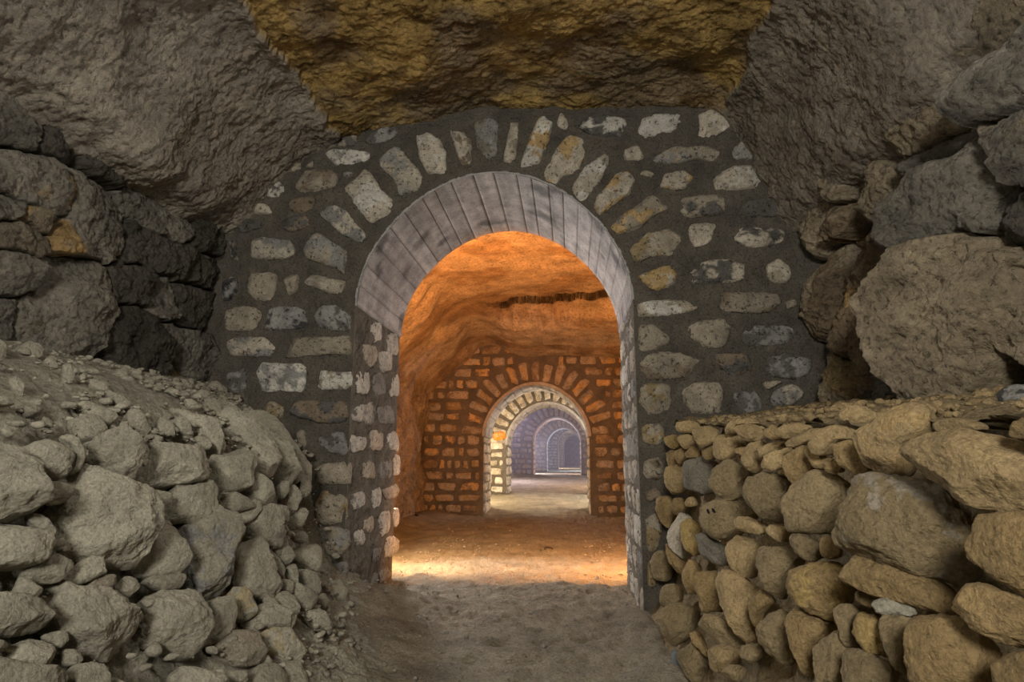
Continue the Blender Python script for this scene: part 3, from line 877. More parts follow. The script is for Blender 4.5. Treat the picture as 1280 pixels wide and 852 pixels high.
# ------------------------------------------------------------------ floor
def floor():
    ys = np.concatenate([np.arange(-1.2, 2.4, .06), np.arange(2.4, 5.8, .018), np.geomspace(5.8, 76, 260)])
    xs = np.concatenate([np.linspace(-3.2, -1.7, 50, endpoint=False), np.linspace(-1.7, .8, 170, endpoint=False), np.linspace(.8, 3.4, 60)])
    Y, X = np.meshgrid(ys, xs, indexing='ij')
    y, x = Y.ravel(), X.ravel()
    P = np.c_[x, y, np.zeros_like(x)]
    z = zfloor(y) + .022 * fbm(P * 1.7, 3) + .012 * fbm(P * 6.5 + 3, 4, .6) + .014 * terrace(fbm(P * 9 + 8, 3), .3) + .006 * fbm(P * 26, 3, .7)
    # spoil drifting from the heap and against the jambs of the first arch
    dl = np.clip((-.75 - x) / .5, 0, 1) * np.clip((5.0 - y) / .5, 0, 1)
    z += dl ** 1.5 * .14
    z += .05 * np.exp(-((x - .42) / .12) ** 2) * np.clip((4.9 - y), 0, 1)
    z += .10 * np.exp(-((x + 2.5) / .35) ** 2) * (y > 5.5)
    P[:, 2] = z
    t = np.array([.305, .268, .195])[None] * (1 + .20 * fbm(P * 2.2, 4))[:, None]
    m = MB()
    m.add(P, [grid_faces(len(ys), len(xs))[:, ::-1]], t)
    return structure(m.build('floor', M_DIRT))

floor()
pts, sz = [], []
for _ in range(2400):
    y = 2.2 + 10 * rr.rand() ** 2.2
    side = rr.rand()
    x = rr.uniform(-1.7, .6)
    if side < .35:
        x = -1.35 + rr.normal() * .25
    elif side < .5:
        x = .38 + rr.normal() * .1
    pts.append((x, y, zfloor(y) + .012 + max(0, (-.75 - x)) ** 1.5 * .39 * (y < 4.5)))
    sz.append(.003 + .016 * rr.rand() ** 5)
grit('floor_grit', np.array(pts), sz, np.array([.33, .29, .23]), 4, 'small stones and grit scattered on the earth floor')

# ------------------------------------------------------------------ masonry arch walls
def jit(pts, r, a):
    return [(x + r.uniform(-a, a), z + r.uniform(-a, a)) for x, z in pts]

def bow(th):
    return 1 - .028 * np.sin(2 * np.asarray(th)) ** 2

def arch_curve(cx, rad, zs, zf, nleg=40, narc=120):
    """opening outline from the foot on the low-x side, over the crown, to the other foot"""
    zl = np.linspace(zf, zs, nleg, endpoint=False)
    th = np.linspace(PI, 0, narc)
    x = np.concatenate([np.full(nleg, cx - rad), cx + rad * bow(th) * np.cos(th), np.full(nleg, cx + rad)])
    z = np.concatenate([zl, zs + rad * bow(th) * np.sin(th), zl[::-1]])
    return x, z

def wall_body(name, yf, yb, cx, rad, zs, zf, x0, x1, zt, nring=70, rough=1.0, seed=0, nleg=60, narc=160, tint=(.142, .124, .098)):
    x, z = arch_curve(cx, rad, zs, zf, nleg, narc)
    n = len(x)
    # matching points on the outer rectangle
    ox = np.empty(n)
    oz = np.empty(n)
    ox[:nleg], oz[:nleg] = x0, z[:nleg]
    ox[-nleg:], oz[-nleg:] = x1, z[-nleg:]
    w = np.linspace(0, 1, narc)
    L1, L2 = zt - zs, x1 - x0
    tot = 2 * L1 + L2
    s = w * tot
    ax = np.where(s < L1, x0, np.where(s < L1 + L2, x0 + s - L1, x1))
    az = np.where(s < L1, zs + s, np.where(s < L1 + L2, zt, zt - (s - L1 - L2)))
    ox[nleg:-nleg], oz[nleg:-nleg] = ax, az
    k = np.linspace(0, 1, nring) ** 1.15
    X = x[:, None] + (ox - x)[:, None] * k
    Z = z[:, None] + (oz - z)[:, None] * k
    P = np.c_[X.ravel(), np.full(X.size, yf), Z.ravel()]
    off = np.array([seed * 7.1, 0, seed * 3.3])
    d = .012 * fbm(P * 4 + off, 3) + .013 * fbm(P * 16 + off, 4, .7)
    edge = np.tile(np.clip(k * 14, .25, 1), n)
    P[:, 1] -= rough * d * edge
    m = MB()
    tt = np.array(tint)[None] * (1 + .18 * fbm(P * 3 + off, 3))[:, None]
    m.add(P, [grid_faces(n, nring)[:, ::-1]], tt)
    # reveal (jambs and behind the lining) and back face
    nr = 90 if nring > 100 else 40
    yy = np.linspace(yf, yb, nr)
    R = np.c_[np.repeat(x, nr), np.tile(yy, n), np.repeat(z, nr)]
    nx_ = np.repeat(np.where(np.arange(n) < n // 2, 1.0, -1.0), nr)
    leg = np.repeat(((np.arange(n) < nleg) | (np.arange(n) >= n - nleg)).astype(float), nr)
    dd = .010 * fbm(R * 5 + off, 3) + .016 * fbm(R * 18 + off, 4, .7) + .008 * terrace(fbm(R * 40 + off, 2), .3)
    R[:, 0] += nx_ * leg * dd * np.tile(np.clip(np.minimum(yy - yf, yb - yy) * 12, 0, 1), n)
    tr = np.array(tint)[None] * 1.5 * (1 + .25 * fbm(R * 6 + off, 3))[:, None]
    m.add(R, [grid_faces(n, nr)], tr)
    B = np.c_[np.stack([x, ox], -1).ravel(), np.full(2 * n, yb), np.stack([z, oz], -1).ravel()]
    m.add(B, [grid_faces(n, 2)], np.array(tint))
    return structure(m.build(name, M_MORTAR))

def lining(parent, yf, yb, cx, rad, zs, nb, seed, proud=.0, thick=.012):
    """board-marked concrete soffit: one strip per shuttering board, grooves between"""
    r = random.Random(seed)
    cuts = [0.0]
    for k in range(nb):
        cuts.append(cuts[-1] + r.uniform(.75, 1.25))
    cuts = [c / cuts[-1] * PI for c in cuts]
    m = MB()
    yy = np.concatenate([[yf - proud], np.linspace(yf + .004, yb - .004, 30), [yb + .004]])
    for k in range(nb):
        a0, a1 = cuts[k] + .004, cuts[k + 1] - .004
        th = np.concatenate([[a0 - .004], np.linspace(a0, a1, 8), [a1 + .004]])
        lift = r.uniform(-.0025, .0025)
        rad_k = np.full(len(th), rad - .006 + lift)
        rad_k[0] = rad_k[-1] = rad + .02
        tk = np.array([.37, .355, .345]) * r.uniform(.90, 1.10)
        T, Yv = np.meshgrid(th, yy, indexing='ij')
        Rk = np.repeat(rad_k[:, None], len(yy), 1) + .003 * fbm(np.c_[T.ravel() * 9, Yv.ravel() * 2.2, np.full(T.size, k * 5.3)], 3).reshape(T.shape)
        Rk = Rk * bow(T)
        P = np.c_[(cx - Rk * np.cos(T)).ravel(), Yv.ravel(), (zs + Rk * np.sin(T)).ravel()]
        st = fbm(np.c_[T.ravel() * 14, Yv.ravel() * 1.8, np.full(T.size, k * 1.7 + seed)], 4, .6)
        tt = tk[None] * (1 + .30 * st)[:, None] * (1 - .55 * smooth(fbm(P * 3.1 + 4, 3), .28, .6))[:, None]
        m.add(P, [grid_faces(len(th), len(yy))], tt)
    for yv, sgn in ((yf - proud, 1), (yb + .004, -1)):
        th = np.linspace(0, PI, 120)
        P = np.c_[np.stack([cx - (rad - .006) * bow(th) * np.cos(th), cx - (rad + thick) * bow(th) * np.cos(th)], -1).ravel(), np.full(240, yv), np.stack([zs + (rad - .006) * bow(th) * np.sin(th), zs + (rad + thick) * bow(th) * np.sin(th)], -1).ravel()]
        m.add(P, [grid_faces(120, 2)[:, ::-1] if sgn > 0 else grid_faces(120, 2)], np.array([.30, .29, .275]))
    # back of the grooves
    th = np.linspace(0, PI, 160)
    P = np.c_[np.repeat(cx - (rad + .012) * bow(th) * np.cos(th), 2), np.tile([yf, yb], 160), np.repeat(zs + (rad + .012) * bow(th) * np.sin(th), 2)]
    m.add(P, [grid_faces(160, 2)], np.array([.10, .095, .09]))
    o = m.build('concrete_lining', M_CONC, parent)
    o['label'] = 'grey board-marked concrete lining under the arch'
    return o

def set_stone(m, poly, o, n, rnd, t1, t2, seg, absb=.03, absd=.07, rough=.7, rings=9, up=(0, 0, 1)):
    u, v, n = frame(n, up)
    m.add(*rock(poly, o, u, v, n, rnd, seg=seg, rings=rings, rough=rough, facets=3, tilt=.05, tint=t1, tint2=t2, absb=absb, absd=absd, flat=5, ragged=.06))

# ---- the near arch wall, stone by stone
wall1 = wall_body('wall_front', Y1, Y1B, AX, AR + .006, ASZ, -.15, -3.1, 2.4, 3.9, nring=200, nleg=130, narc=340, seed=1)
rnd = random.Random(21)
NF = np.array([0., -1., 0.])
m = MB()
for ln in FACE:
    s, key = ln.split('|')
    pts = parse(s)
    c = px_centre(pts)
    o = hit_plane(c[0], c[1], (0, Y1, 0), NF)
    poly, u, v, n = traced(pts, o, NF)
    t1, t2 = two(key)
    wpx = max(np.ptp(np.array(pts), axis=0))
    set_stone(m, poly, o, NF, rnd, t1, t2, int(np.clip(wpx * 1.1, 30, 90)), absb=rnd.uniform(.018, .036), rings=12)
m.build('facing_stones', M_STONE, wall1)
for ln in VOUSSOIR:
    s, key = ln.split('|')
    pts = parse(s)
    c = px_centre(pts)
    o = hit_plane(c[0], c[1], (0, Y1, 0), NF)
    poly, u, v, n = traced(pts, o, NF)
    t1, t2 = two(key)
    mm = MB()
    set_stone(mm, poly, o, NF, rnd, t1, t2, 84, absb=rnd.uniform(.02, .034), rings=14)
    mm.build('voussoir', M_STONE, wall1)
m = MB()
NL = np.array([1., 0., 0.])
xl = AX - AR - .006
for ln in REVEAL:
    s, key = ln.split('|')
    pts = parse(s)
    c = px_centre(pts)
    o = hit_plane(c[0], c[1], (xl, 0, 0), NL)
    poly, u, v, n = traced(pts, o, NL)
    t1, t2 = two(key)
    cc = poly.mean(0)
    poly = cc + (poly - cc) * np.array([1.22, 1.10])
    set_stone(m, poly, o, NL, rnd, t1, t2, 60, absb=.016, rings=14, rough=1.0)

def jamb_rows(m, x, sgn, yf, yb, zf, zs, rnd, seg, ks, hmin=.16, hmax=.24, b=.03):
    z = zf
    while z < zs - .06:
        h = min(rnd.uniform(hmin, hmax), zs - z)
        y = yf + rnd.uniform(.0, .04)
        while y < yb - .1:
            w = min(rnd.uniform(.2, .42), yb - y - .01)
            if w > .08:
                o = np.array([x, y + w / 2, z + h / 2])
                q = jit([(-w / 2 + .02, -h / 2 + .02), (0, -h / 2 + .015), (w / 2 - .02, -h / 2 + .02), (w / 2 - .015, 0), (w / 2 - .02, h / 2 - .02), (0, h / 2 - .015), (-w / 2 + .02, h / 2 - .02), (-w / 2 + .015, 0)], rnd, .014)
                set_stone(m, q, o, np.array([sgn, 0., 0.]), rnd, rgb(rnd.choice(ks)), rgb(rnd.choice(ks)), seg, absb=b * rnd.uniform(.6, 1.2), rings=8, rough=.9)
            y += w
        z += h

jamb_rows(m, AX + AR + .006, -1., Y1, Y1B, -.02, ASZ, rnd, 48, 'wcgcg', b=.012)
m.build('jamb_stones', M_STONE, wall1)
lining(wall1, Y1, Y1B, AX, AR, ASZ, 21, 5)

# ---- the arch walls beyond, coursed the same way
def far_wall(name, yf, yb, cx, rad, zs, zf, x0, x1, zt, seed, nv, vlen, ks, seg, hs=(.185, .235), nb=16):
    r = random.Random(seed)
    w = wall_body(name, yf, yb, cx, rad + .02, zs, zf - .1, x0 - .3, x1 + .3, zt + .5, nring=40, nleg=24, narc=80, seed=seed)
    m = MB()
    R = rad + vlen + .10
    z = zf + .02
    while z < zt:
        h = r.uniform(*hs)
        zc = z + h / 2
        dx = rad + .07
        if zc > zs:
            dd = R * R - (zc - zs) ** 2
            dx = math.sqrt(dd) if dd > 0 else 0
        elif zc > zs - .12:
            dx = rad + .07
        spans = [(x0, cx - dx), (cx + dx, x1)] if dx > 0 else [(x0, x1)]
        for a, b in spans:
            x = a + r.uniform(0, .05)
            while x < b - .06:
                ww = r.choice([r.uniform(.13, .2), r.uniform(.24, .46), r.uniform(.24, .40)])
                if b - (x + ww) < .12:
                    ww = b - x
                ww = min(ww, b - x)
                g = .028
                hh = h * r.uniform(.86, 1.0)
                q = jit([(-ww / 2 + g, -hh / 2 + g), (0, -hh / 2 + g * .8), (ww / 2 - g, -hh / 2 + g), (ww / 2 - g * .8, 0), (ww / 2 - g, hh / 2 - g), (0, hh / 2 - g * .8), (-ww / 2 + g, hh / 2 - g), (-ww / 2 + g * .8, 0)], r, .012)
                if ww > .09:
                    set_stone(m, q, np.array([x + ww / 2, yf, zc]), NF, r, rgb(r.choice(ks)), rgb(r.choice(ks)), seg, absb=r.uniform(.02, .04), rings=6)
                x += ww
        z += h
    m.build('facing_stones', M_STONE, w)
    # ring of voussoirs
    for k in range(nv):
        a = PI * (k + .5) / nv
        wid = PI * (rad + .1) / nv
        l = vlen * r.uniform(.8, 1.05)
        rm = rad + .06 + l / 2
        er = np.array([-math.cos(a), 0, math.sin(a)])
        o = np.array([cx, yf, zs]) + er * rm
        hw, hl = wid / 2 * .80, l / 2
        q = jit([(-hw * .85, -hl), (hw * .85, -hl), (hw, 0), (hw * 1.05, hl), (-hw * 1.05, hl), (-hw, 0)], r, .012)
        mm = MB()
        set_stone(mm, q, o, NF, r, rgb(r.choice(ks)), rgb(r.choice(ks)), seg, absb=r.uniform(.02, .04), rings=6, up=er)
        mm.build('voussoir', M_STONE, w)
    m = MB()
    jamb_rows(m, cx - rad - .02, 1., yf, yb, zf, zs, r, 20, 'wcwwg')
    jamb_rows(m, cx + rad + .02, -1., yf, yb, zf, zs, r, 20, 'wcwwg')
    m.build('jamb_stones', M_STONE, w)
    lining(w, yf, yb, cx, rad, zs, nb, seed + 3, proud=.012, thick=.05)
    return w

wall2 = far_wall('wall_second', 11.77, 12.85, -.63, .945, 1.40, .0, -2.75, 1.75, 3.0, 31, 17, .40, 'ttbtsgo', 30)
wall3 = far_wall('wall_third', 14.88, 16.0, -.53, .94, 1.32, .2, -2.75, 1.75, 2.9, 32, 17, .40, 'ctcwct', 26)
wall4 = far_wall('wall_fourth', 26.2, 27.4, -.56, .945, 1.73, .39, -2.9, 1.9, 3.2, 33, 17, .42, 'tgtsb', 20)
wall5 = far_wall('wall_fifth', 35.8, 37.0, -.38, .94, 1.78, .34, -2.9, 1.9, 3.2, 34, 15, .42, 'gtgqs', 18)
wall6 = far_wall('wall_sixth', 46.7, 48.0, .02, .94, 2.15, .36, -2.9, 2.6, 3.6, 35, 15, .42, 'tctct', 18)
wall7 = far_wall('wall_seventh', 58.0, 59.2, .33, .94, 2.25, .37, -2.9, 3.0, 3.8, 36, 15, .42, 'ggqgt', 16)
# stone with an orange paint mark beside the third arch
pm = parse("614,540 631,538.5 633,548 622,551 615,548")
c = px_centre(pm)
o = hit_plane(c[0], c[1], (0, 14.86, 0), NF)
poly, u, v, n = traced(pm, o, NF)
mm = MB()
set_stone(mm, poly, o, NF, rnd, np.array([.78, .24, .02]), np.array([.62, .36, .16]), 40, absb=.05, rings=10)
ob = mm.build('painted_stone', M_STONE, wall3)
ob['label'] = 'stone sprayed with bright orange paint'

# ------------------------------------------------------------------ natural rock: walls and roof of the galleries
def rock_skin(m, P, n, nu, nv, amp, seed, tintf, flip=False, strat=(1.2, 1.2, 3.5), fine=1.0):
    off = np.array([seed * 5.7, seed * 2.1, seed * 9.3])
    st = np.array(strat)
    d = amp * (fbm(P * 1.1 + off, 4) + .5 * terrace(fbm(P * st + off, 4), .28) + .22 * ridged(P * 4.2 + off, 4, .6) + fine * (.16 * terrace(fbm(P * st * 3.5 + off, 4, .6), .3) + .10 * terrace(fbm(P * st * 9 + off, 3, .6), .3) + .07 * fbm(P * 30 + off, 4, .65)))
    Q = P + n * d[:, None]
    g = grid_faces(nu, nv)
    m.add(Q, [g[:, ::-1] if flip else g], tintf(P))

# front chamber roof
SEC = np.array([(-2.95, 2.62), (-2.62, 2.62), (-2.40, 2.68), (-2.28, 2.86), (-2.08, 3.12), (-1.85, 3.34), (-1.3, 3.46), (-.5, 3.52), (.5, 3.50), (1.02, 3.46), (1.22, 3.30), (1.36, 3.03), (1.46, 2.76), (1.54, 2.58), (1.74, 2.52), (2.3, 2.5)])
def front_roof():
    d = np.concatenate([[0], np.cumsum(np.linalg.norm(np.diff(SEC, axis=0), axis=1))])
    nu = 560
    s = np.linspace(0, d[-1], nu)
    xs, zs = np.interp(s, d, SEC[:, 0]), np.interp(s, d, SEC[:, 1])
    ker = np.ones(15) / 15
    xp = np.convolve(np.pad(xs, 7, 'edge'), ker, 'valid')
    zp = np.convolve(np.pad(zs, 7, 'edge'), ker, 'valid')
    ys = np.concatenate([np.linspace(-1.0, 1.8, 40, endpoint=False), np.linspace(1.8, 4.5, 420)])
    nv = len(ys)
    tx, tz = np.gradient(xp), np.gradient(zp)
    nx, nz = tz, -tx
    L = np.hypot(nx, nz)
    nx, nz = nx / L, nz / L
    P = np.c_[np.repeat(xp, nv), np.tile(ys, nu), np.repeat(zp, nv)]
    P[:, 0] += .11 * (4.3 - P[:, 1]) * smooth(P[:, 0], .9, 1.45)
    n = np.c_[np.repeat(nx, nv), np.zeros(nu * nv), np.repeat(nz, nv)]
    # the grey bed still hanging on both flanks, broken off along ragged lines
    e1 = -1.70 + .10 * fbm(P * np.array([0, 1.5, 0]) + 3.3, 3) + .04 * fbm(P * np.array([0, 9, 0]) + 3.3, 3)
    e2 = 1.10 + .06 * fbm(P * np.array([0, 2, 0]) + 8.3, 3) + .03 * fbm(P * np.array([0, 9, 0]) + 1.3, 3)
    a = smooth(e1 - P[:, 0], -.012, .012)
    b = smooth(P[:, 0] - e2, -.012, .012)
    grey = np.maximum(a, b)
    P2 = P + n * (grey * .045)[:, None]
    och = np.array([.44, .295, .10])
    och2 = np.array([.27, .20, .115])
    gr = np.array([.325, .285, .225])
    gr2 = np.array([.25, .215, .165])
    dark = np.array([.15, .09, .03])
    w = smooth(fbm(P * 1.8 + 6, 4) + (P[:, 1] - 3.6) * .35, -.2, .4)[:, None]
    o_ = och * (1 - w) + och2 * w
    ws = (smooth(fbm(P * np.array([2.6, 5, 2]) + 16, 4, .6), .22, .5) * .8)[:, None]
    o_ = o_ * (1 - ws) + dark * ws
    g_ = np.where(b[:, None] > a[:, None], gr2, gr) * (1 + .12 * fbm(P * 2.5, 3))[:, None]
    t = o_ * (1 - grey[:, None]) + g_ * grey[:, None]
    m = MB()
    rock_skin(m, P2, n, nu, nv, .055, 3, lambda p: t, flip=True, strat=(2.4, 2.4, 4.0), fine=1.1)
    return structure(m.build('ceiling', M_ROCK))

front_roof()

def block_wall(name, lines, o, n, ur, vr, res, rnd, seed, bulge, groove, rough, tilt, back, k=.72):
    """natural rock split into tight-fitting blocks along cracks"""
    o = np.asarray(o, float)
    u, v, n = frame(n)
    us = np.arange(ur[0], ur[1], res)
    vs = np.arange(vr[0], vr[1], res)
    U, V = np.meshgrid(us, vs, indexing='ij')
    G = np.c_[U.ravel(), V.ravel()]
    G3 = np.c_[G, np.full(len(G), seed * 3.7)]
    Wp = G + .022 * np.c_[fbm(G3 * 5, 4), fbm(G3 * 5 + 40, 4)] + .007 * np.c_[fbm(G3 * 24, 3), fbm(G3 * 24 + 40, 3)]
    D, hgt, tin = [], [], []
    for i, ln in enumerate(lines):
        q = ln.split('|')
        pts = parse(q[0])
        lf = (float(q[2]) if len(q) > 2 else 0) + bulge * .6
        pa = np.array([hit_plane(x, y, o + n * lf, n) for x, y in pts]) - o
        pa = np.c_[pa @ u, pa @ v]
        c = pa.mean(0)
        D.append(poly_sd(Wp, pa))
        lift = (float(q[2]) if len(q) > 2 else 0) + rnd.uniform(-.02, .02)
        N3 = np.c_[G * 1.6, np.full(len(G), i * 7.7 + seed)]
        h = lift + (G - c) @ np.array([rnd.uniform(-1, 1), rnd.uniform(-1, 1)]) * tilt
        h += rough * (.05 * fbm(N3, 3) + .045 * terrace(fbm(N3 * np.array([1.7, 2.6, 1]) + 5, 4), .22) + .016 * ridged(N3 * 3.5, 4, .6) + .010 * terrace(fbm(N3 * 7, 3), .3) + .006 * fbm(N3 * 18, 4, .65))
        hgt.append(h)
        t1, t2 = two(q[1])
        t2 = t1 * .75 if t2 is None else t2
        w = smooth(fbm(N3 * 1.3 + 30, 5, .6), -.05, .30)[:, None]
        tin.append((t1 * (1 - w) + t2 * w) * k * np.array([1.03, .97, .86]) * rnd.uniform(.85, 1.12))
    D = np.array(D)
    first = np.argmax(D, 0)
    srt = np.sort(D, 0)
    d1, d2 = srt[-1], srt[-2]
    crack = np.maximum(d1 - d2, 0) * .5
    ar = np.arange(len(G))
    H = np.array(hgt)[first, ar]
    wob = 1 + .9 * fbm(G3 * 3 + 70, 3)
    H += bulge * smooth(crack, 0, .11) - groove * np.clip(wob, .15, 2) * (1 - smooth(crack, .0, .012))
    out = np.maximum(-d1, 0)
    H -= np.minimum(out * .9, back)
    T = np.array(tin)[first, ar]
    P = o + np.outer(G[:, 0], u) + np.outer(G[:, 1], v) + np.outer(H, n)
    m = MB()
    g = grid_faces(len(us), len(vs))
    m.add(P, [g], T)
    return structure(m.build(name, M_ROCK))

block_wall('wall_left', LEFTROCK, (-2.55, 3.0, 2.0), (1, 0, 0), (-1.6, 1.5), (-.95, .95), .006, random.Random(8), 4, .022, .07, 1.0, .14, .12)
block_wall('wall_right', RIGHTROCK, (1.69, 3.2, 2.0), (-.994, -.11, 0), (-1.35, 1.6), (-1.0, 1.1), .0065, random.Random(9), 6, .06, .10, 1.25, .16, .25, .85)

# second gallery: roof with a ragged bed edge, rock sides
def gallery_roof(name, y0, y1, zfun, nv, seed, tint, x0=-3.2, x1=2.6, nu=200, amp=.07):
    xs = np.linspace(x0, x1, nu)
    ys = np.linspace(y0, y1, nv)
    X, Yv = np.meshgrid(xs, ys, indexing='ij')
    x, y = X.ravel(), Yv.ravel()
    P = np.c_[x, y, zfun(x, y)]
    m = MB()
    rock_skin(m, P, np.tile([0, 0, -1.], (len(P), 1)), nu, nv, amp, seed, tint if callable(tint) else (lambda p: np.array(tint)[None] * (1 + .12 * fbm(p * 1.7, 3))[:, None]), flip=True, strat=(.8, 1.5, 2))
    return structure(m.build(name, M_ROCK))

def bed_edge(x):
    P = np.c_[x * .9, np.zeros_like(x), np.full_like(x, 4.4)]
    return 9.7 - .55 * np.clip(x + .3, 0, 3) + .30 * fbm(P * 1.6, 4, .6) + .05 * fbm(P * 9, 3, .6)

def roof2(x, y):
    e = bed_edge(x)
    right = smooth(x, -1.5, -.9)
    near = smooth(y, e - 1.6, e) * (y < e) * right
    low = smooth(y - e, .0, .55) * right
    z = 3.44 - .02 * (y - 5.5) + .10 * near - low * .22 - np.clip(y - e, 0, 3) * .10
    side = np.clip((-1.5 - x) / 1.1, 0, 1.3)
    lump = smooth(-1.9 + .35 * fbm(np.c_[y, y * 0, y * 0 + 2.2], 3) - x, 0, .25)
    return z - side ** 1.6 * .75 - .16 * lump

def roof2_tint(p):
    # dark shade of the crack along the broken bed, painted into the tint
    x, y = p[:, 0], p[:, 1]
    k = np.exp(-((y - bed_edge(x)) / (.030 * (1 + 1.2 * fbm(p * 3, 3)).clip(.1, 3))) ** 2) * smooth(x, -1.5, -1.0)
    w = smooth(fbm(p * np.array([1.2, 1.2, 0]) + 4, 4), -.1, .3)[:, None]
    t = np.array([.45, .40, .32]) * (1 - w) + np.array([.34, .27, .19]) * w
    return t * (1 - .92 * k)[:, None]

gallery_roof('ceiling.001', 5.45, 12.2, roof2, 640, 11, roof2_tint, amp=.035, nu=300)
gallery_roof('ceiling.002', 12.6, 15.5, lambda x, y: np.full_like(x, 2.95), 50, 12, (.35, .30, .24), nu=80)
gallery_roof('ceiling.003', 15.8, 76, lambda x, y: np.full_like(x, 3.25), 200, 13, (.33, .30, .26), nu=60, x1=3.2)

def gallery_side(name, x, sgn, y0, y1, zt, ny, nz, seed, tint, amp=.12):
    ys = np.linspace(y0, y1, ny)
    zs = np.linspace(-.2, zt, nz)
    Yg, Zg = np.meshgrid(ys, zs, indexing='ij')
    P = np.c_[np.full(Yg.size, x), Yg.ravel(), Zg.ravel()]
    m = MB()
    rock_skin(m, P, np.tile([sgn, 0, 0.], (len(P), 1)), ny, nz, amp, seed, lambda p: np.array(tint)[None] * (1 + .2 * fbm(p * 2, 3))[:, None], flip=sgn < 0, strat=(2, 2.6, 1.4))
    return structure(m.build(name, M_ROCK))

gallery_side('wall_left.001', -2.66, 1., 5.4, 12.2, 3.6, 300, 150, 21, (.30, .255, .20), .13)
gallery_side('wall_right.001', 2.0, -1., 5.4, 12.2, 3.6, 100, 60, 22, (.30, .255, .20))
gallery_side('wall_left.002', -2.8, 1., 12.6, 76, 3.6, 200, 40, 23, (.26, .24, .22))
gallery_side('wall_right.002', 2.1, -1., 12.6, 76, 3.6, 200, 40, 24, (.26, .24, .22))
# rock closing the far end
P = np.c_[np.tile(np.linspace(-3, 3.4, 40), 30), np.full(1200, 74.), np.repeat(np.linspace(-.2, 4, 30), 40)]
m = MB()
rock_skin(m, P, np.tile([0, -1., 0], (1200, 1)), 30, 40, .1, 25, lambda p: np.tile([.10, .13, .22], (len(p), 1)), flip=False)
structure(m.build('wall_end', M_ROCK))

# ------------------------------------------------------------------ litter on the second gallery's floor
def stick(name, a, b, rad, label, tint):
    a, b = np.array(a), np.array(b)
    k = np.linspace(0, 1, 14)
    m = MB()
    ax = (b - a) / np.linalg.norm(b - a)
    u, v, w = frame(ax, (0.1, 0, 1))
    rows = []
    for t in k:
        c = a + (b - a) * t + np.array([0, 0, .012 * math.sin(t * 5)]) + u * .02 * math.sin(t * 7)
        rr_ = rad * (1 - .45 * t) * (.25 if t in (0, 1) else 1)
        rows.append([c + rr_ * (math.cos(q) * u + math.sin(q) * v) for q in np.linspace(0, 2 * PI, 10, endpoint=False)])
    P = np.array(rows).reshape(-1, 3)
    P += .004 * fbm(P * 40, 2)[:, None]
    idx = np.arange(10)
    nx = (idx + 1) % 10
    q = np.concatenate([np.stack([i * 10 + idx, i * 10 + nx, (i + 1) * 10 + nx, (i + 1) * 10 + idx], -1) for i in range(13)])
    caps = [np.stack([idx[::-1]], 0), np.stack([130 + idx], 0)]
    m.add(P, [q] + caps, np.array(tint))
    o = m.build(name, M_WOOD, origin=a)
    o['label'], o['category'] = label, 'stick'

def on_floor(px, py):
    d = ray(px, py)
    t = -CAM_H / d[2]
    return EYE + d * t

stick('charred_stick', on_floor(509, 650) + [.12, 0, .05], on_floor(524, 654) + [0, 0, .06], .045, 'short black charred stick on the orange-lit floor by the rock side', (.02, .018, .016))
stick('twig', on_floor(682, 690) + [0, 0, .03], on_floor(691, 687) + [0, 0, .03], .012, 'thin dark twig lying on the orange-lit floor past the first arch', (.05, .04, .03))

# ------------------------------------------------------------------ haze in the far galleries
def haze(y0, y1, dens, label):
    x0, x1, z0, z1 = -2.5, 1.8, .52, 3.05
    v = np.array([(x, y, z) for x in (x0, x1) for y in (y0, y1) for z in (z0, z1)])
    m = MB()
    m.add(v, [np.array([[0, 1, 3, 2], [4, 6, 7, 5], [0, 4, 5, 1], [2, 3, 7, 6], [0, 2, 6, 4], [1, 5, 7, 3]])], np.array([1, 1, 1]))
    mat = bpy.data.materials.new('haze')
    mat.use_nodes = True
    nt = mat.node_tree
    nt.nodes.remove(nt.nodes['Principled BSDF'])
    s = nt.nodes.new('ShaderNodeVolumeScatter')
    s.inputs['Color'].default_value = (.80, .80, .95, 1)
    s.inputs['Density'].default_value = dens
    nt.links.new(s.outputs[0], nt.nodes['Material Output'].inputs['Volume'])
    o = m.build('haze', mat, smooth_shade=False)
    stuff(o, label, 'haze')

haze(16.6, 25.9, .020, 'thin violet haze in the long gallery beyond the third arch')
haze(27.7, 35.5, .014, 'thin bluish haze in the gallery beyond the fourth arch')
haze(37.3, 46.4, .008, 'pale blue haze in the gallery beyond the fifth arch')

# ------------------------------------------------------------------ light
def lamp(name, kind, loc, energy, color, size=.2, target=None, spot=None, blend=.6):
    l = bpy.data.lights.new(name, kind)
    l.energy = energy
    l.color = color
    if kind == 'AREA':
        l.shape = 'DISK'
        l.size = size
    elif kind in ('POINT', 'SPOT'):
        l.shadow_soft_size = size
    if spot:
        l.spot_size, l.spot_blend = math.radians(spot), blend
    o = bpy.data.objects.new(name, l)
    C.objects.link(o)
    o.location = loc
    if target is not None:
        from mathutils import Vector
        o.rotation_euler = (Vector(target) - Vector(loc)).to_track_quat('-Z', 'Y').to_euler()
    return o

NEU = (1.0, .96, .88)
WARM = (1.0, .33, .075)
WHITE = (1.0, .985, .97)
lamp('added_light', 'AREA', (-.2, -2.6, 2.3), 205, NEU, .9, target=(-.2, 4.3, 1.3))  # key light added out of view behind the camera
lamp('added_light', 'AREA', (-.7, 1.5, 2.55), 12, NEU, .5, target=(-.5, 3.6, .4))  # soft fill added overhead, out of view, to brighten the arch end
lamp('added_low_fill', 'POINT', (-.25, 2.2, .35), 1.6, NEU, .3)  # added low fill for the front chamber; no lamp stands here
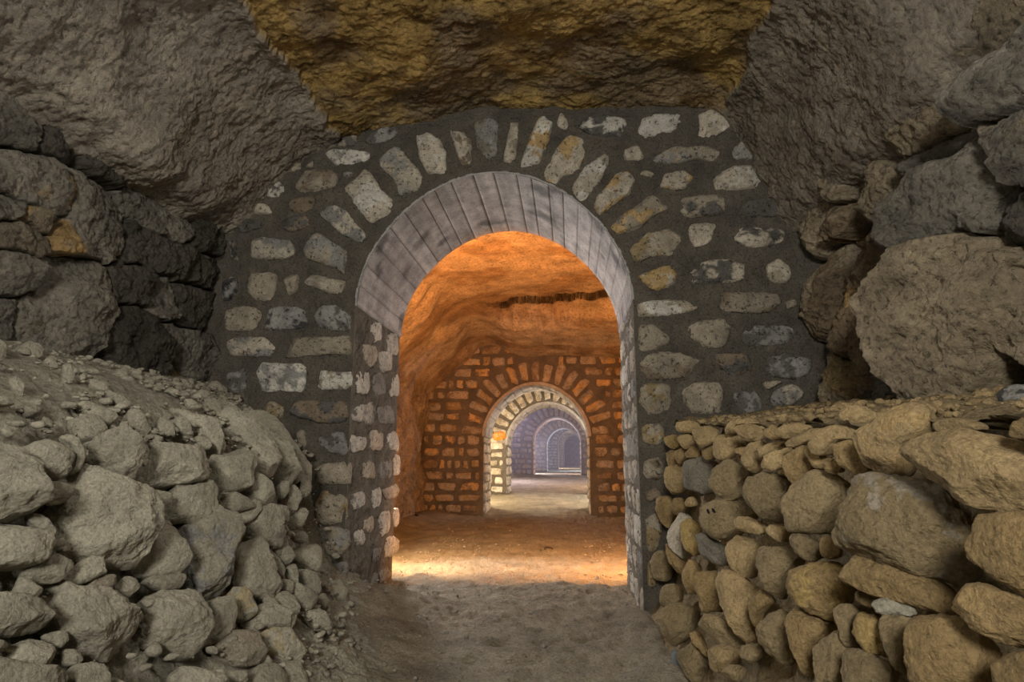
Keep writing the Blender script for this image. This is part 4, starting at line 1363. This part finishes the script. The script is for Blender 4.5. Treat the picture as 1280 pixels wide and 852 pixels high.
# orange lamps standing just behind the near arch wall, both sides
lamp('orange_lamp', 'SPOT', (-2.0, 5.62, 1.7), 620, WARM, .07, target=(-.6, 8.2, 3.4), spot=120, blend=.9)
lamp('orange_lamp', 'SPOT', (1.05, 5.62, 1.7), 620, WARM, .07, target=(-.2, 8.2, 3.4), spot=120, blend=.9)
lamp('amber_lamp', 'SPOT', (-2.0, 5.64, .7), 330, (1.0, .62, .32), .07, target=(-.5, 6.9, 0), spot=110, blend=.8)
lamp('orange_lamp', 'SPOT', (1.05, 5.62, .9), 420, (1.0, .42, .13), .07, target=(-.5, 6.9, 0), spot=110, blend=.8)
# white lamps further in, turned back at the arch
lamp('white_lamp', 'SPOT', (-2.3, 7.6, 1.5), 480, WHITE, .10, target=(.2, 4.7, 1.0), spot=85)
lamp('white_lamp', 'SPOT', (1.5, 8.0, 1.4), 230, WHITE, .10, target=(-1.4, 4.9, 1.6), spot=46)
# short gallery between second and third wall
lamp('warm_lamp', 'POINT', (-2.2, 13.5, 1.0), 170, (1.0, .78, .5), .15)
lamp('warm_lamp', 'POINT', (1.2, 13.3, 1.0), 140, (1.0, .74, .45), .15)
lamp('white_lamp', 'POINT', (1.4, 14.2, 1.4), 130, (.92, .95, 1), .15)
# long hazy gallery
lamp('violet_lamp', 'POINT', (-2.2, 20.5, 2.2), 420, (.92, .80, 1.0), .2)
lamp('warm_lamp', 'POINT', (1.5, 18.2, 2.0), 300, (1.0, .66, .42), .2)
lamp('violet_lamp', 'POINT', (-2.2, 29.5, 1.4), 600, (.84, .82, 1.0), .2)
lamp('warm_lamp', 'POINT', (1.4, 28.3, .8), 350, (1.0, .55, .35), .2)
lamp('blue_lamp', 'POINT', (1.6, 38.5, 1.6), 700, (.62, .74, 1.0), .2)
lamp('white_lamp', 'POINT', (-2.0, 49.5, 1.6), 900, (1.0, .86, .72), .2)
lamp('white_lamp', 'POINT', (2.2, 44.0, 1.6), 1100, (1.0, .84, .74), .2)
lamp('blue_lamp', 'POINT', (-1.5, 62.0, 1.6), 40, (.2, .35, 1.0), .2)

wd = bpy.data.worlds.new('gallery_ambient')
bpy.context.scene.world = wd
wd.use_nodes = True
wd.node_tree.nodes['Background'].inputs['Color'].default_value = (.92, .95, 1.0, 1)
wd.node_tree.nodes['Background'].inputs['Strength'].default_value = .045

# ------------------------------------------------------------------ camera and view
from mathutils import Matrix
cam = bpy.data.cameras.new('camera')
cam.sensor_fit = 'HORIZONTAL'
cam.sensor_width = 36.0
cam.lens = F_PX / 1280 * 36.0
cam.clip_end = 200
co = bpy.data.objects.new('camera', cam)
C.objects.link(co)
co.matrix_world = Matrix.Translation((0, 0, CAM_H)) @ Matrix.Rotation(YAW, 4, 'Z') @ Matrix.Rotation(PI / 2 + PITCH, 4, 'X')
sc = bpy.context.scene
sc.camera = co
sc.view_settings.view_transform = 'Standard'
sc.view_settings.look = 'None'
sc.view_settings.gamma = 1
sc.view_settings.use_curve_mapping = False
sc.view_settings.exposure = 0.0
sc.cycles.use_denoising = True
sc.cycles.max_bounces = 6
sc.cycles.volume_bounces = 0
sc.cycles.sample_clamp_indirect = 4
